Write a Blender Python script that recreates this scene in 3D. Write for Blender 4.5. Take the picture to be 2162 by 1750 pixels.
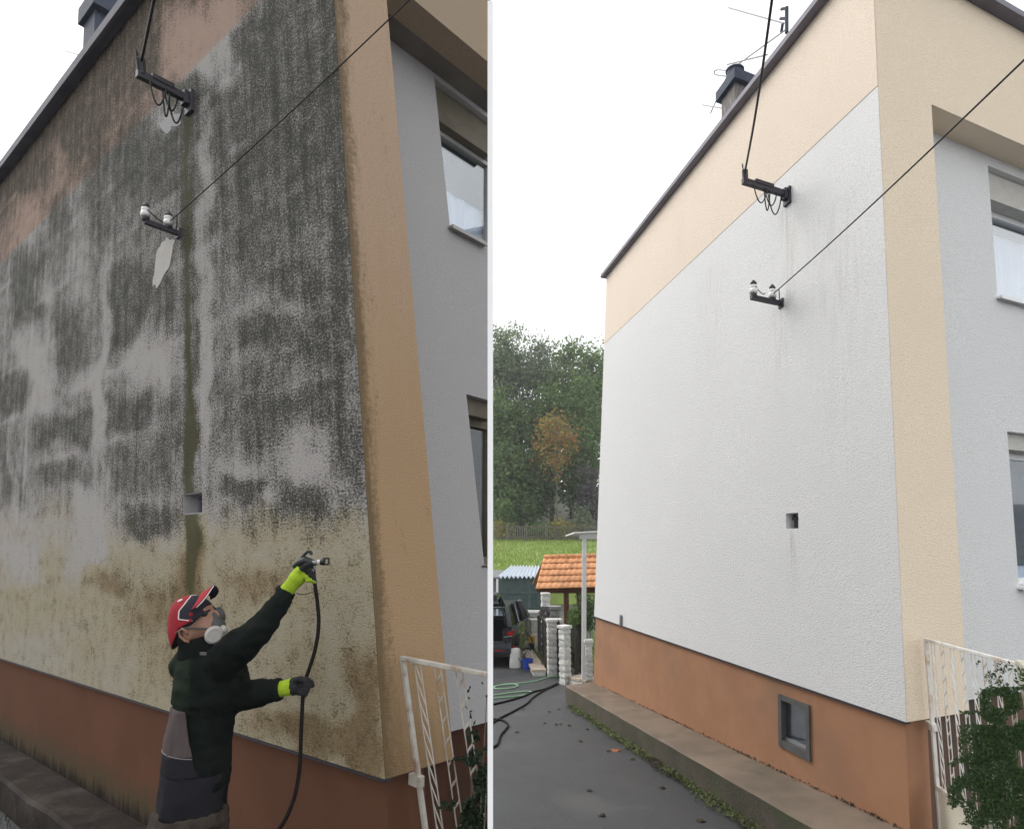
import bpy, bmesh, math, random
import numpy as np
from mathutils import Vector, noise as mnoise
for o in list(bpy.data.objects): bpy.data.objects.remove(o)
random.seed(7); np.random.seed(7)
SC = bpy.context.scene
COL = SC.collection
R_ = math.radians

# ------------------------------------------------------------------ camera, sky, sun, exposure
FPX = 1250.0                       # focal length in photograph pixels (photograph 2162 wide)
PITCH = math.atan(285/1250.0)
CAMZ = 1.85
cam = bpy.data.cameras.new("camera"); camo = bpy.data.objects.new("camera", cam); COL.objects.link(camo)
cam.sensor_fit = 'HORIZONTAL'; cam.sensor_width = 36.0; cam.lens = 36.0*FPX/2162.0
cam.clip_start = 0.05; cam.clip_end = 2000
camo.location = (0, 0, CAMZ); camo.rotation_euler = (math.pi/2+PITCH, 0, 0)
SC.camera = camo

SUN_YAW, SUN_EL = R_(-62), R_(42)   # yaw from +Y towards +X; the light comes from the front left
world = bpy.data.worlds.new("World"); SC.world = world; world.use_nodes = True
wn = world.node_tree.nodes; wl = world.node_tree.links
wn.clear()
w_out = wn.new('ShaderNodeOutputWorld'); w_bg = wn.new('ShaderNodeBackground')
w_sky = wn.new('ShaderNodeTexSky'); w_sky.sky_type = 'NISHITA'; w_sky.sun_disc = False
w_sky.sun_elevation = SUN_EL; w_sky.sun_rotation = SUN_YAW
w_sky.air_density = 1.0; w_sky.dust_density = 4.0
w_tc = wn.new('ShaderNodeTexCoord'); w_nz = wn.new('ShaderNodeTexNoise')
w_nz.inputs['Scale'].default_value = 2.6; w_nz.inputs['Detail'].default_value = 5; w_nz.inputs['Roughness'].default_value = .55
w_rp = wn.new('ShaderNodeValToRGB')
w_rp.color_ramp.elements[0].position = .32; w_rp.color_ramp.elements[0].color = (9.9, 10.0, 10.2, 1)
w_rp.color_ramp.elements[1].position = .62; w_rp.color_ramp.elements[1].color = (14.5, 14.5, 14.5, 1)
w_mx = wn.new('ShaderNodeMix'); w_mx.data_type = 'RGBA'; w_mx.inputs['Factor'].default_value = .9   # closed cloud cover over the sky
wl.new(w_tc.outputs['Generated'], w_nz.inputs['Vector']); wl.new(w_nz.outputs['Fac'], w_rp.inputs['Fac'])
wl.new(w_sky.outputs['Color'], w_mx.inputs['A']); wl.new(w_rp.outputs['Color'], w_mx.inputs['B'])
wl.new(w_mx.outputs['Result'], w_bg.inputs['Color']); w_bg.inputs['Strength'].default_value = .10
wl.new(w_bg.outputs['Background'], w_out.inputs['Surface'])

sun = bpy.data.lights.new("sun", 'SUN'); suno = bpy.data.objects.new("sun", sun); COL.objects.link(suno)
sun.energy = 1.5; sun.angle = R_(45); sun.color = (1, .97, .92)
sd = Vector((math.sin(SUN_YAW)*math.cos(SUN_EL), math.cos(SUN_YAW)*math.cos(SUN_EL), math.sin(SUN_EL)))
suno.rotation_euler = sd.to_track_quat('Z', 'Y').to_euler(); suno.location = (-20, 15, 30)

SC.view_settings.view_transform = 'Standard'; SC.view_settings.look = 'None'
SC.view_settings.exposure = 0.42; SC.view_settings.gamma = 1.0; SC.view_settings.use_curve_mapping = False
SC.cycles.use_denoising = True
SC.cycles.max_bounces = 6

# ------------------------------------------------------------------ measuring helpers
cp, sp = math.cos(PITCH), math.sin(PITCH)
CAM = np.array([0, 0, CAMZ])
def ray(px, py):
    X = (px-1081)/FPX; Y = (875-py)/FPX
    return np.array([X, cp-sp*Y, sp+cp*Y])
def unit(v): return v/np.linalg.norm(v)
def atz(px, py, z):
    r = ray(px, py); return CAM+(z-CAMZ)/r[2]*r
def aty(px, py, y):
    r = ray(px, py); return CAM+y/r[1]*r
def proj(P):
    d = np.asarray(P, float)-CAM
    c = cp*d[..., 1]+sp*d[..., 2]; u = -sp*d[..., 1]+cp*d[..., 2]
    return 1081+FPX*d[..., 0]/c, 875-FPX*u/c
def ground_z(y):                    # the driveway falls gently away from the camera
    return -0.055*(min(max(y, 3.8), 12.0)-3.8)
def gnd(px, py, dz=0.0):
    z = 0.0
    for _ in range(30):
        q = atz(px, py, z+dz); z = ground_z(q[1])
    return atz(px, py, z+dz)

class Frame:
    """directions of one house: S along its side wall, F along its front, V up its corners"""
    def __init__(s, S, F, V, corner, z):
        s.S, s.F, s.V = unit(ray(*S)), unit(ray(*F)), unit(ray(*V))
        if s.V[2] < 0: s.V = -s.V
        s.C = atz(corner[0], corner[1], z)
    def _solve(s, a, b, px, py, off):
        x = np.linalg.solve(np.array([a, b, -ray(px, py)]).T, CAM-s.C-off); return float(x[0]), float(x[1])
    def side(s, px, py, f0=0.0): return s._solve(s.S, s.V, px, py, f0*s.F)
    def front(s, px, py, s0=0.0): return s._solve(s.F, s.V, px, py, s0*s.S)
    def P(s, a, b, h): return s.C+a*s.S+b*s.F+h*s.V
L = Frame((-625, 1192), (2300, 1195), (380, -4950), (811.4, 1644.5), 0.92)
R = Frame((823, 1154), (4100, 1165), (1549, -6678), (1913, 1524), 0.85)

# ------------------------------------------------------------------ mesh helpers
class MB:
    def __init__(s): s.v, s.f, s.m, s.uv = [], [], [], None
    def add(s, vs, fs, m=0):
        b = len(s.v); s.v += [tuple(map(float, q)) for q in vs]
        s.f += [tuple(b+i for i in q) for q in fs]; s.m += [m]*len(fs); return s
    def hexa(s, p, m=0):            # p: 8 corners, bottom loop 0-3, top loop 4-7
        return s.add(p, [(3,2,1,0),(4,5,6,7),(0,1,5,4),(1,2,6,5),(2,3,7,6),(3,0,4,7)], m)
    def box(s, x0, x1, y0, y1, z0, z1, m=0):
        return s.hexa([(x0,y0,z0),(x1,y0,z0),(x1,y1,z0),(x0,y1,z0),(x0,y0,z1),(x1,y0,z1),(x1,y1,z1),(x0,y1,z1)], m)
    def fbox(s, fr, a0, a1, b0, b1, h0, h1, m=0):
        e = (lambda b, h: b(h) if callable(b) else b)
        c = [(a0,b0),(a1,b0),(a1,b1),(a0,b1)]
        return s.hexa([fr.P(a,e(b,h0),h0) for a,b in c]+[fr.P(a,e(b,h1),h1) for a,b in c], m)
    def beam(s, p, q, w, h, up=(0,0,1), m=0):
        p, q = np.array(p,float), np.array(q,float); d = unit(q-p); up = np.array(up,float)
        x = np.cross(d, up); x = unit(x) if np.linalg.norm(x) > 1e-6 else np.array([1.,0,0]); u = np.cross(x, d)
        c = lambda o: [o-x*w/2-u*h/2, o+x*w/2-u*h/2, o+x*w/2+u*h/2, o-x*w/2+u*h/2]
        return s.hexa(c(p)+c(q), m)
    def tube(s, pts, rad, n=8, m=0, caps=True, flat=None):
        pts = [np.array(q, float) for q in pts]; k = len(pts)
        if not hasattr(rad, '__len__'): rad = [rad]*k
        t = [unit((pts[min(i+1,k-1)]-pts[max(i-1,0)])) for i in range(k)]
        ref = np.array([0,0,1.]) if abs(t[0][2]) < .9 else np.array([0,1.,0])
        vs = []
        for i in range(k):
            x = np.cross(t[i], ref)
            if np.linalg.norm(x) < 1e-4: x = np.array([1.,0,0])
            x = unit(x); y = np.cross(t[i], x); ref = -y if np.dot(-y, ref) > 0 else y
            for j in range(n):
                a = 2*math.pi*j/n
                r = rad[i] if not isinstance(rad[i], tuple) else None
                if r is None: vs.append(pts[i]+x*math.cos(a)*rad[i][0]+y*math.sin(a)*rad[i][1])
                else: vs.append(pts[i]+(x*math.cos(a)+y*math.sin(a))*r)
        fs = [(i*n+j, i*n+(j+1)%n, (i+1)*n+(j+1)%n, (i+1)*n+j) for i in range(k-1) for j in range(n)]
        if caps: fs += [tuple(range(n-1,-1,-1)), tuple(range((k-1)*n, k*n))]
        return s.add(vs, fs, m)
    def lathe(s, base, axis, prof, n=16, m=0):   # prof: (radius, height)
        ax = unit(np.array(axis, float)); x = np.cross(ax, [0,1,0] if abs(ax[1]) < .9 else [1,0,0]); x = unit(x); y = np.cross(ax, x)
        vs = [np.array(base)+ax*h+(x*math.cos(2*math.pi*j/n)+y*math.sin(2*math.pi*j/n))*r for r, h in prof for j in range(n)]
        k = len(prof)
        fs = [(i*n+j, i*n+(j+1)%n, (i+1)*n+(j+1)%n, (i+1)*n+j) for i in range(k-1) for j in range(n)]
        fs += [tuple(range(n-1,-1,-1)), tuple(range((k-1)*n, k*n))]
        return s.add(vs, fs, m)
    def blob(s, c, r, ax=None, nu=14, nv=9, m=0):
        c = np.array(c, float); A = np.eye(3) if ax is None else np.array(ax, float)
        vs = [c+A[0]*r[0]*math.sin(math.pi*i/nv)*math.cos(2*math.pi*j/nu)+A[1]*r[1]*math.sin(math.pi*i/nv)*math.sin(2*math.pi*j/nu)+A[2]*r[2]*math.cos(math.pi*i/nv)
              for i in range(nv+1) for j in range(nu)]
        fs = [(i*nu+j, (i+1)*nu+j, (i+1)*nu+(j+1)%nu, i*nu+(j+1)%nu) for i in range(nv) for j in range(nu)]
        return s.add(vs, fs, m)

def root_loc(o):
    while o.parent: o = o.parent
    return np.array(o.location)
def tag(o, label=None, cat=None, group=None, kind=None):
    if label: o['label'] = label
    if cat: o['category'] = cat
    if group: o['group'] = group
    if kind: o['kind'] = kind
    elif cat: o['kind'] = 'thing'
    return o
def obj(name, mb, mat, parent=None, smooth=False, bevel=0, **kw):
    me = bpy.data.meshes.new(name)
    off = root_loc(parent) if parent else np.zeros(3)
    me.from_pydata([tuple(np.array(v)-off) for v in mb.v], [], mb.f)
    mats = mat if isinstance(mat, (list, tuple)) else [mat]
    for q in mats: me.materials.append(q)
    if len(mats) > 1: me.polygons.foreach_set('material_index', mb.m)
    me.update()
    bm = bmesh.new(); bm.from_mesh(me); bmesh.ops.recalc_face_normals(bm, faces=bm.faces)
    if bevel: bmesh.ops.bevel(bm, geom=list(bm.edges), offset=bevel, segments=2, affect='EDGES', profile=.6)
    bm.to_mesh(me); bm.free()
    if smooth: me.polygons.foreach_set('use_smooth', [True]*len(me.polygons))
    if mb.uv is not None and not bevel:
        uvl = me.uv_layers.new(name='wall')
        for lp in me.loops: uvl.data[lp.index].uv = mb.uv[lp.vertex_index]
    o = bpy.data.objects.new(name, me); COL.objects.link(o)
    if parent: o.parent = parent
    return tag(o, **kw)
def thing(name, label, cat, loc, group=None):
    o = bpy.data.objects.new(name, None); COL.objects.link(o); o.location = tuple(map(float, loc)); o.empty_display_size = .1
    bpy.context.view_layer.update()
    return tag(o, label, cat, group)
def dup(o, parent, loc=None, rot=None):
    c = o.copy(); COL.objects.link(c); c.parent = parent
    if loc is not None: c.location = tuple(loc)
    if rot is not None: c.rotation_euler = rot
    return c
def bez(pts, n=8):                 # Catmull-Rom through the points
    P = [np.array(q, float) for q in pts]; P = [2*P[0]-P[1]]+P+[2*P[-1]-P[-2]]
    out = []
    for i in range(1, len(P)-2):
        for k in range(n):
            t = k/n
            out.append(.5*((2*P[i])+(-P[i-1]+P[i+1])*t+(2*P[i-1]-5*P[i]+4*P[i+1]-P[i+2])*t*t+(-P[i-1]+3*P[i]-3*P[i+1]+P[i+2])*t**3))
    return out+[P[-2]]

# ------------------------------------------------------------------ materials
def newmat(name):
    m = bpy.data.materials.new(name); m.use_nodes = True
    nt = m.node_tree; b = nt.nodes['Principled BSDF']; return m, nt, b
def nnode(nt, t, **kw):
    n = nt.nodes.new(t)
    for k, v in kw.items():
        if k in n.inputs: n.inputs[k].default_value = v
        else: setattr(n, k, v)
    return n
def mixc(nt, fac, a, b, mode='MIX'):
    n = nt.nodes.new('ShaderNodeMix'); n.data_type = 'RGBA'; n.blend_type = mode
    for k, v in (('Factor', fac), ('A', a), ('B', b)):
        if hasattr(v, 'links') or hasattr(v, 'is_linked'): nt.links.new(v, n.inputs[k])
        else: n.inputs[k].default_value = v if k == 'Factor' else (*v, 1)
    return n.outputs['Result']
def ramp(nt, src, p0, p1):
    n = nt.nodes.new('ShaderNodeMapRange'); n.interpolation_type = 'SMOOTHSTEP'
    n.inputs['From Min'].default_value = p0; n.inputs['From Max'].default_value = p1
    nt.links.new(src, n.inputs['Value']); return n.outputs['Result']
def math_(nt, op, a, b=0.0):
    n = nt.nodes.new('ShaderNodeMath'); n.operation = op
    for i, v in enumerate((a, b)):
        if isinstance(v, (int, float)): n.inputs[i].default_value = v
        else: nt.links.new(v, n.inputs[i])
    return n.outputs[0]
def coords(nt, scale=(1,1,1), kind='Object'):
    t = nt.nodes.new('ShaderNodeTexCoord'); mp = nt.nodes.new('ShaderNodeMapping'); mp.inputs['Scale'].default_value = scale
    nt.links.new(t.outputs[kind], mp.inputs['Vector']); return mp.outputs['Vector']
def noise_(nt, vec, scale, detail=5, rough=.6):
    n = nnode(nt, 'ShaderNodeTexNoise', Scale=scale, Detail=detail, Roughness=rough); nt.links.new(vec, n.inputs['Vector']); return n.outputs['Fac']
def bump_(nt, b, src, strength, dist):
    n = nnode(nt, 'ShaderNodeBump', Strength=strength, Distance=dist); nt.links.new(src, n.inputs['Height']); nt.links.new(n.outputs['Normal'], b.inputs['Normal']); return n
def M(name, c1, c2=None, scale=6, rough=.8, bump=0, bscale=60, bdist=.004, metal=0, stretch=(1,1,1), c3=None, s3=.7, spec=.4, lo=.35, hi=.65):
    m, nt, b = newmat(name)
    b.inputs['Roughness'].default_value = rough; b.inputs['Metallic'].default_value = metal; b.inputs['Specular IOR Level'].default_value = spec
    b.inputs['Base Color'].default_value = (*c1, 1)
    if c2 or bump: v = coords(nt, stretch)
    if c2:
        col = mixc(nt, ramp(nt, noise_(nt, v, scale), lo, hi), c1, c2)
        if c3: col = mixc(nt, ramp(nt, noise_(nt, v, s3, 6), .5, .72), col, c3)
        nt.links.new(col, b.inputs['Base Color'])
    if bump: bump_(nt, b, noise_(nt, v, bscale, 4), bump, bdist)
    return m
def stucco(name, c, dark=.88, scale=85, bump=.55, dirt=None, dirt_pos=(.55,.75), dscale=1.1, stretch=(1,1,1.9), speck=.0):
    """rough-cast render: coloured plaster with a scratched grain"""
    m, nt, b = newmat(name); b.inputs['Roughness'].default_value = .92; b.inputs['Specular IOR Level'].default_value = .2
    v = coords(nt, stretch); g = noise_(nt, v, scale, 3, .7); g2 = noise_(nt, coords(nt), 1.7, 6)
    col = mixc(nt, ramp(nt, g, .3, .58), tuple(x*dark*.86 for x in c), c)
    col = mixc(nt, ramp(nt, g2, .3, .7), col, tuple(x*.93 for x in c))
    if dirt:
        d = math_(nt, 'ADD', noise_(nt, coords(nt, (1,1,.35)), dscale*3, 8, .7), math_(nt, 'MULTIPLY', noise_(nt, v, 30, 2), .35))
        col = mixc(nt, ramp(nt, d, dirt_pos[0]+.16, dirt_pos[1]+.16), col, dirt)
    nt.links.new(col, b.inputs['Base Color']); bump_(nt, b, g, bump, .012)
    return m
def leafmat(name, ca, cb, rough=.55, cc=None):
    m, nt, b = newmat(name); b.inputs['Roughness'].default_value = rough; b.inputs['Specular IOR Level'].default_value = .25
    g = nt.nodes.new('ShaderNodeNewGeometry'); r = g.outputs['Random Per Island']
    col = mixc(nt, r, ca, cb)
    if cc: col = mixc(nt, ramp(nt, noise_(nt, coords(nt), .9, 3), .5, .62), col, cc)
    nt.links.new(col, b.inputs['Base Color'])
    tr = nnode(nt, 'ShaderNodeBsdfTranslucent'); mx = nt.nodes.new('ShaderNodeMixShader'); mx.inputs['Fac'].default_value = .38
    nt.links.new(col, tr.inputs['Color']); nt.links.new(b.outputs[0], mx.inputs[1]); nt.links.new(tr.outputs[0], mx.inputs[2])
    nt.links.new(mx.outputs[0], nt.nodes['Material Output'].inputs['Surface'])
    return m

m_asphalt = None
def mk_asphalt():
    m, nt, b = newmat('wet_asphalt')
    v = coords(nt); big = noise_(nt, v, .55, 5); fine = noise_(nt, v, 75, 3, .8); mid = noise_(nt, v, 2.6, 8, .7)
    col = mixc(nt, ramp(nt, fine, .3, .7), (.026,.028,.031), (.066,.068,.073))
    col = mixc(nt, ramp(nt, mid, .45, .7), col, (.045,.045,.046))
    col = mixc(nt, ramp(nt, big, .52, .66), col, (.085,.084,.082))
    nt.links.new(col, b.inputs['Base Color'])
    rr = nnode(nt, 'ShaderNodeMapRange'); rr.inputs['From Min'].default_value = .35; rr.inputs['From Max'].default_value = .65
    rr.inputs['To Min'].default_value = .42; rr.inputs['To Max'].default_value = .7
    nt.links.new(big, rr.inputs['Value']); nt.links.new(rr.outputs['Result'], b.inputs['Roughness'])
    bump_(nt, b, fine, .6, .006); return m
m_asphalt = mk_asphalt()
# clean house
m_white = stucco('white_render', (.76,.765,.765), .9, 62, .7)
m_peach = stucco('peach_render', (.81,.70,.59), .9, 62, .7, dirt=(.72,.62,.52), dirt_pos=(.5,.75), dscale=.6)
m_cream = stucco('cream_render', (.90,.77,.60), .93, 66, .7)
m_fascia = stucco('pale_cream_render', (.91,.80,.645), .93, 70, .7)
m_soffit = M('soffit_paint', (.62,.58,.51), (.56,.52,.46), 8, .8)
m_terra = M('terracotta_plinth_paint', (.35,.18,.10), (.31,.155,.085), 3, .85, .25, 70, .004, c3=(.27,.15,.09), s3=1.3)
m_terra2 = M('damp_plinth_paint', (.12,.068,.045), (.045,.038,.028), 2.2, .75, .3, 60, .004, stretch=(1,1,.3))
m_trim = M('grey_blue_metal_trim', (.19,.18,.22), (.16,.155,.19), 9, .6)
m_wframe = M('white_window_plastic', (.78,.79,.80), rough=.4)
m_gframe = M('grey_window_frame', (.075,.075,.073), (.09,.09,.088), 20, .6)
m_shutter = M('shutter_box_grey', (.52,.51,.47), (.47,.46,.42), 14, .7)
m_room = M('dark_room', (.035,.04,.043), rough=.9)
m_curtain = M('white_net_curtain', (.90,.90,.91), (.82,.83,.85), 5, .9, stretch=(5,5,.3))
m_blind = M('slate_blind', (.06,.075,.08), (.045,.058,.062), 9, .8)
def glass(name, tint=(.9,.95,1), refl=.05):
    m, nt, b = newmat(name); nt.nodes.remove(b)
    t = nnode(nt, 'ShaderNodeBsdfTransparent'); t.inputs['Color'].default_value = (*tint, 1)
    g = nnode(nt, 'ShaderNodeBsdfGlossy', Roughness=.03); mx = nt.nodes.new('ShaderNodeMixShader'); mx.inputs['Fac'].default_value = refl
    nt.links.new(t.outputs[0], mx.inputs[1]); nt.links.new(g.outputs[0], mx.inputs[2])
    nt.links.new(mx.outputs[0], nt.nodes['Material Output'].inputs['Surface']); return m
m_glass = glass('window_glass', refl=.14); m_glass_up = glass('sky_facing_window_glass', refl=.36); m_dglass = glass('dark_car_glass', (.35,.4,.42), .08)
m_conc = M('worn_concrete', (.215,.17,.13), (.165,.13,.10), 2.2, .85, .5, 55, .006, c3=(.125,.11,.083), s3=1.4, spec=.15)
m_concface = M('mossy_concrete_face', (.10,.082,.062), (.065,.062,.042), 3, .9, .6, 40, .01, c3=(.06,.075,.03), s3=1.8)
m_black = M('black_iron', (.012,.012,.014), (.02,.02,.022), 20, .5)
m_dark = M('dark_painted_steel', (.035,.033,.042), (.05,.045,.055), 25, .55, metal=.2)
m_cable = M('black_cable', (.018,.017,.017), rough=.6)
m_porcelain = M('white_porcelain', (.72,.72,.70), rough=.25)
m_antenna = M('weathered_aluminium', (.26,.26,.27), rough=.5, metal=.4)
m_chimney = None
def mk_brick():
    m, nt, b = newmat('chimney_brick'); br = nt.nodes.new('ShaderNodeTexBrick')
    br.inputs['Scale'].default_value = 9; br.inputs['Color1'].default_value = (.15,.135,.13,1); br.inputs['Color2'].default_value = (.11,.10,.10,1); br.inputs['Mortar'].default_value = (.24,.235,.225,1)
    nt.links.new(coords(nt, (1,1,1)), br.inputs['Vector']); nt.links.new(br.outputs['Color'], b.inputs['Base Color']); b.inputs['Roughness'].default_value = .9; return m
m_chimney = mk_brick()
m_slateblue = M('blue_grey_sheet_metal', (.06,.072,.10), (.045,.055,.08), 8, .7, spec=.2)
m_whitepaint = M('chipped_white_paint', (.74,.73,.70), (.66,.64,.60), 14, .55, c3=(.42,.26,.14), s3=7)
m_creamsheet = M('cream_painted_sheet', (.74,.72,.60), (.66,.63,.51), 4, .5)
m_gap_strip = M('white_gap_fill', (.93,.93,.93), (.90,.90,.90), 5, .7)
# grimy house: besides grime, base colours of clean parts darkened to mimic lower exposure
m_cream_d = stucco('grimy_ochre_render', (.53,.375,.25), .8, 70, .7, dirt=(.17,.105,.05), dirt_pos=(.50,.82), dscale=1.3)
m_white_d = stucco('dimmed_white_render', (.37,.365,.37), .9, 85, .55)
m_fascia_d = stucco('dimmed_tan_render', (.32,.255,.185), .85, 85, .55)
m_soffit_d = M('dimmed_soffit', (.16,.145,.125), (.12,.11,.095), 3, .85)
m_reveal_d = M('dimmed_reveal', (.12,.105,.08), (.09,.08,.06), 5, .85)
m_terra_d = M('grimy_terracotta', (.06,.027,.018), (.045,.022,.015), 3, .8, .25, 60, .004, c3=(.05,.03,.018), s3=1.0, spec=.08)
m_trim_d = M('dimmed_metal_trim', (.10,.10,.125), (.14,.14,.16), 3, .7, spec=.2)
m_ledge_d = M('dimmed_concrete', (.033,.025,.021), (.02,.016,.014), 5, .8, .6, 45, .008, c3=(.06,.049,.043), s3=3, spec=.1)
m_wpaint_d = M('dimmed_white_paint', (.42,.40,.36), (.34,.32,.28), 12, .55, c3=(.20,.11,.06), s3=9)
m_lichen = M('bare_pale_plaster', (.42,.40,.375), (.37,.355,.33), 12, .9, .4, 60, .004)

def mk_grimy():
    """old render: the stain layout sits in a colour attribute, fine speckle and streaks in the nodes"""
    m, nt, b = newmat('grimy_render'); b.inputs['Roughness'].default_value = .93; b.inputs['Specular IOR Level'].default_value = .15
    at = nt.nodes.new('ShaderNodeAttribute'); at.attribute_name = 'stain'
    sep = nt.nodes.new('ShaderNodeSeparateColor'); nt.links.new(at.outputs['Color'], sep.inputs['Color'])
    mold, green, brown = sep.outputs[0], sep.outputs[1], sep.outputs[2]
    uv = nt.nodes.new('ShaderNodeUVMap'); uv.uv_map = 'wall'
    def mp(s):
        n = nt.nodes.new('ShaderNodeMapping'); n.inputs['Scale'].default_value = s; nt.links.new(uv.outputs['UV'], n.inputs['Vector']); return n.outputs['Vector']
    fine = noise_(nt, mp((1,1.5,1)), 58, 5, .8); med = noise_(nt, mp((1,.85,1)), 7.5, 9, .78); strk = noise_(nt, mp((9,.55,1)), 1.6, 7, .65); grain = noise_(nt, mp((1,1.7,1)), 95, 3, .7)
    s = math_(nt, 'ADD', mold, math_(nt, 'MULTIPLY', math_(nt, 'SUBTRACT', fine, .5), 3.0))
    s = math_(nt, 'ADD', s, math_(nt, 'MULTIPLY', math_(nt, 'SUBTRACT', med, .5), 1.25))
    s = math_(nt, 'ADD', s, math_(nt, 'MULTIPLY', math_(nt, 'SUBTRACT', strk, .5), .75))
    sm = ramp(nt, s, .16, .92)
    low = mixc(nt, at.outputs['Alpha'], (.41,.393,.38), (.40,.265,.20))
    low = mixc(nt, ramp(nt, grain, .28, .6), tuple(x*.78 for x in (.36,.34,.32)), low)
    bs = math_(nt, 'ADD', brown, math_(nt, 'MULTIPLY', math_(nt, 'SUBTRACT', med, .5), .7))
    bs = math_(nt, 'ADD', bs, math_(nt, 'MULTIPLY', math_(nt, 'SUBTRACT', fine, .5), .9))
    low = mixc(nt, math_(nt, 'MULTIPLY', ramp(nt, bs, .1, .8), .8), low, (.335,.29,.175))
    low = mixc(nt, math_(nt, 'MULTIPLY', ramp(nt, bs, .72, 1.25), .75), low, (.175,.11,.046))
    spk = math_(nt, 'ADD', math_(nt, 'MULTIPLY', fine, 1.0), math_(nt, 'MULTIPLY', med, .9))
    low = mixc(nt, math_(nt, 'MULTIPLY', ramp(nt, math_(nt, 'ADD', spk, math_(nt, 'MULTIPLY', brown, .10)), 1.02, 1.22), .75), low, (.085,.062,.032))
    moldc = mixc(nt, ramp(nt, strk, .4, .7), (.036,.036,.029), (.024,.028,.015))
    col = mixc(nt, math_(nt, 'MULTIPLY', sm, .94), low, moldc)
    gs = math_(nt, 'ADD', math_(nt, 'ADD', green, math_(nt, 'MULTIPLY', math_(nt, 'SUBTRACT', fine, .5), 1.3)), math_(nt, 'MULTIPLY', math_(nt, 'SUBTRACT', med, .5), 1.0))
    col = mixc(nt, math_(nt, 'MULTIPLY', ramp(nt, gs, .15, .85), .88), col, (.058,.056,.024))
    nt.links.new(col, b.inputs['Base Color']); bump_(nt, b, math_(nt, 'ADD', grain, math_(nt, 'MULTIPLY', fine, .5)), .75, .014)
    return m
m_grimy = mk_grimy()
def mk_plinth_d():
    m, nt, b = newmat('grimy_plinth'); b.inputs['Roughness'].default_value = .9; b.inputs['Specular IOR Level'].default_value = .08
    uv = nt.nodes.new('ShaderNodeUVMap'); uv.uv_map = 'wall'; sepx = nt.nodes.new('ShaderNodeSeparateXYZ'); nt.links.new(uv.outputs['UV'], sepx.inputs[0])
    n1 = nnode(nt, 'ShaderNodeMapping'); n1.inputs['Scale'].default_value = (6,1.2,1); nt.links.new(uv.outputs['UV'], n1.inputs['Vector'])
    st = noise_(nt, n1.outputs['Vector'], 2.2, 7, .7); big = noise_(nt, uv.outputs['UV'], 1.6, 5)
    col = mixc(nt, ramp(nt, big, .35, .65), (.118,.054,.033), (.10,.047,.028))
    h = math_(nt, 'ADD', sepx.outputs[1], math_(nt, 'MULTIPLY', math_(nt, 'SUBTRACT', st, .5), .38))
    mask = ramp(nt, h, -.40, -.66)         # browner, then near black towards the foot of the plinth
    col = mixc(nt, mask, col, (.07,.052,.03))
    mask2 = ramp(nt, h, -.60, -.74); col = mixc(nt, mask2, col, (.013,.011,.010))
    nt.links.new(col, b.inputs['Base Color']); bump_(nt, b, noise_(nt, uv.outputs['UV'], 60, 3), .3, .005); return m
m_plinth_d = mk_plinth_d()
def mk_strip_d():
    m, nt, b = newmat('grimy_ochre_strip'); b.inputs['Roughness'].default_value = .92; b.inputs['Specular IOR Level'].default_value = .15
    uv = nt.nodes.new('ShaderNodeUVMap'); uv.uv_map = 'wall'; sx = nt.nodes.new('ShaderNodeSeparateXYZ'); nt.links.new(uv.outputs['UV'], sx.inputs[0])
    def mp(q): n = nt.nodes.new('ShaderNodeMapping'); n.inputs['Scale'].default_value = q; nt.links.new(uv.outputs['UV'], n.inputs['Vector']); return n.outputs['Vector']
    g = noise_(nt, mp((1,1.8,1)), 75, 3, .7); st = noise_(nt, mp((5,.6,1)), 2.4, 8, .7); fn = noise_(nt, mp((1,1,1)), 38, 4, .8)
    h = math_(nt, 'ADD', sx.outputs[1], math_(nt, 'MULTIPLY', math_(nt, 'SUBTRACT', st, .5), 1.6))
    col = mixc(nt, ramp(nt, h, 3.0, 1.2), (.41,.305,.225), (.36,.245,.14))
    col = mixc(nt, ramp(nt, g, .3, .58), (.33,.23,.14), col)
    d = math_(nt, 'ADD', math_(nt, 'MULTIPLY', st, .75), math_(nt, 'MULTIPLY', fn, .45))
    col = mixc(nt, math_(nt, 'MULTIPLY', ramp(nt, d, .66, .86), .75), col, (.13,.09,.05))
    e = math_(nt, 'SUBTRACT', math_(nt, 'ADD', .075, math_(nt, 'MULTIPLY', math_(nt, 'SUBTRACT', d, .6), .30)), sx.outputs[0])
    col = mixc(nt, math_(nt, 'MULTIPLY', ramp(nt, e, -.02, .06), .8), col, (.10,.075,.04))     # grime creeping round the corner
    low = ramp(nt, h, .55, -.15); col = mixc(nt, math_(nt, 'MULTIPLY', low, .55), col, (.15,.095,.045))
    nt.links.new(col, b.inputs['Base Color']); bump_(nt, b, g, .7, .012); return m
m_strip_d = mk_strip_d()
# plants
m_leaf_a = leafmat('woodland_leaf', (.095,.16,.05), (.175,.255,.09))
m_leaf_b = leafmat('hazy_grey_green_leaf', (.13,.17,.11), (.22,.26,.17))  # grey haze of the far treetops put into the leaf colour
m_leaf_c = leafmat('deep_green_leaf', (.06,.11,.04), (.13,.19,.075))
m_leaf_y = leafmat('yellow_green_leaf', (.22,.21,.05), (.36,.31,.09))
m_leaf_o = leafmat('autumn_leaf', (.36,.16,.05), (.24,.16,.07), cc=(.38,.24,.06))
m_leaf_p = leafmat('purple_brown_leaf', (.09,.08,.09), (.14,.12,.13))
m_hedge = leafmat('privet_leaf', (.02,.05,.018), (.075,.13,.04), .45)
m_hedge_d = leafmat('dark_privet_leaf', (.008,.02,.010), (.022,.04,.016), .5)
m_bark = M('bark', (.10,.085,.065), (.15,.13,.10), 12, .9, .5, 30, .01)
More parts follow.
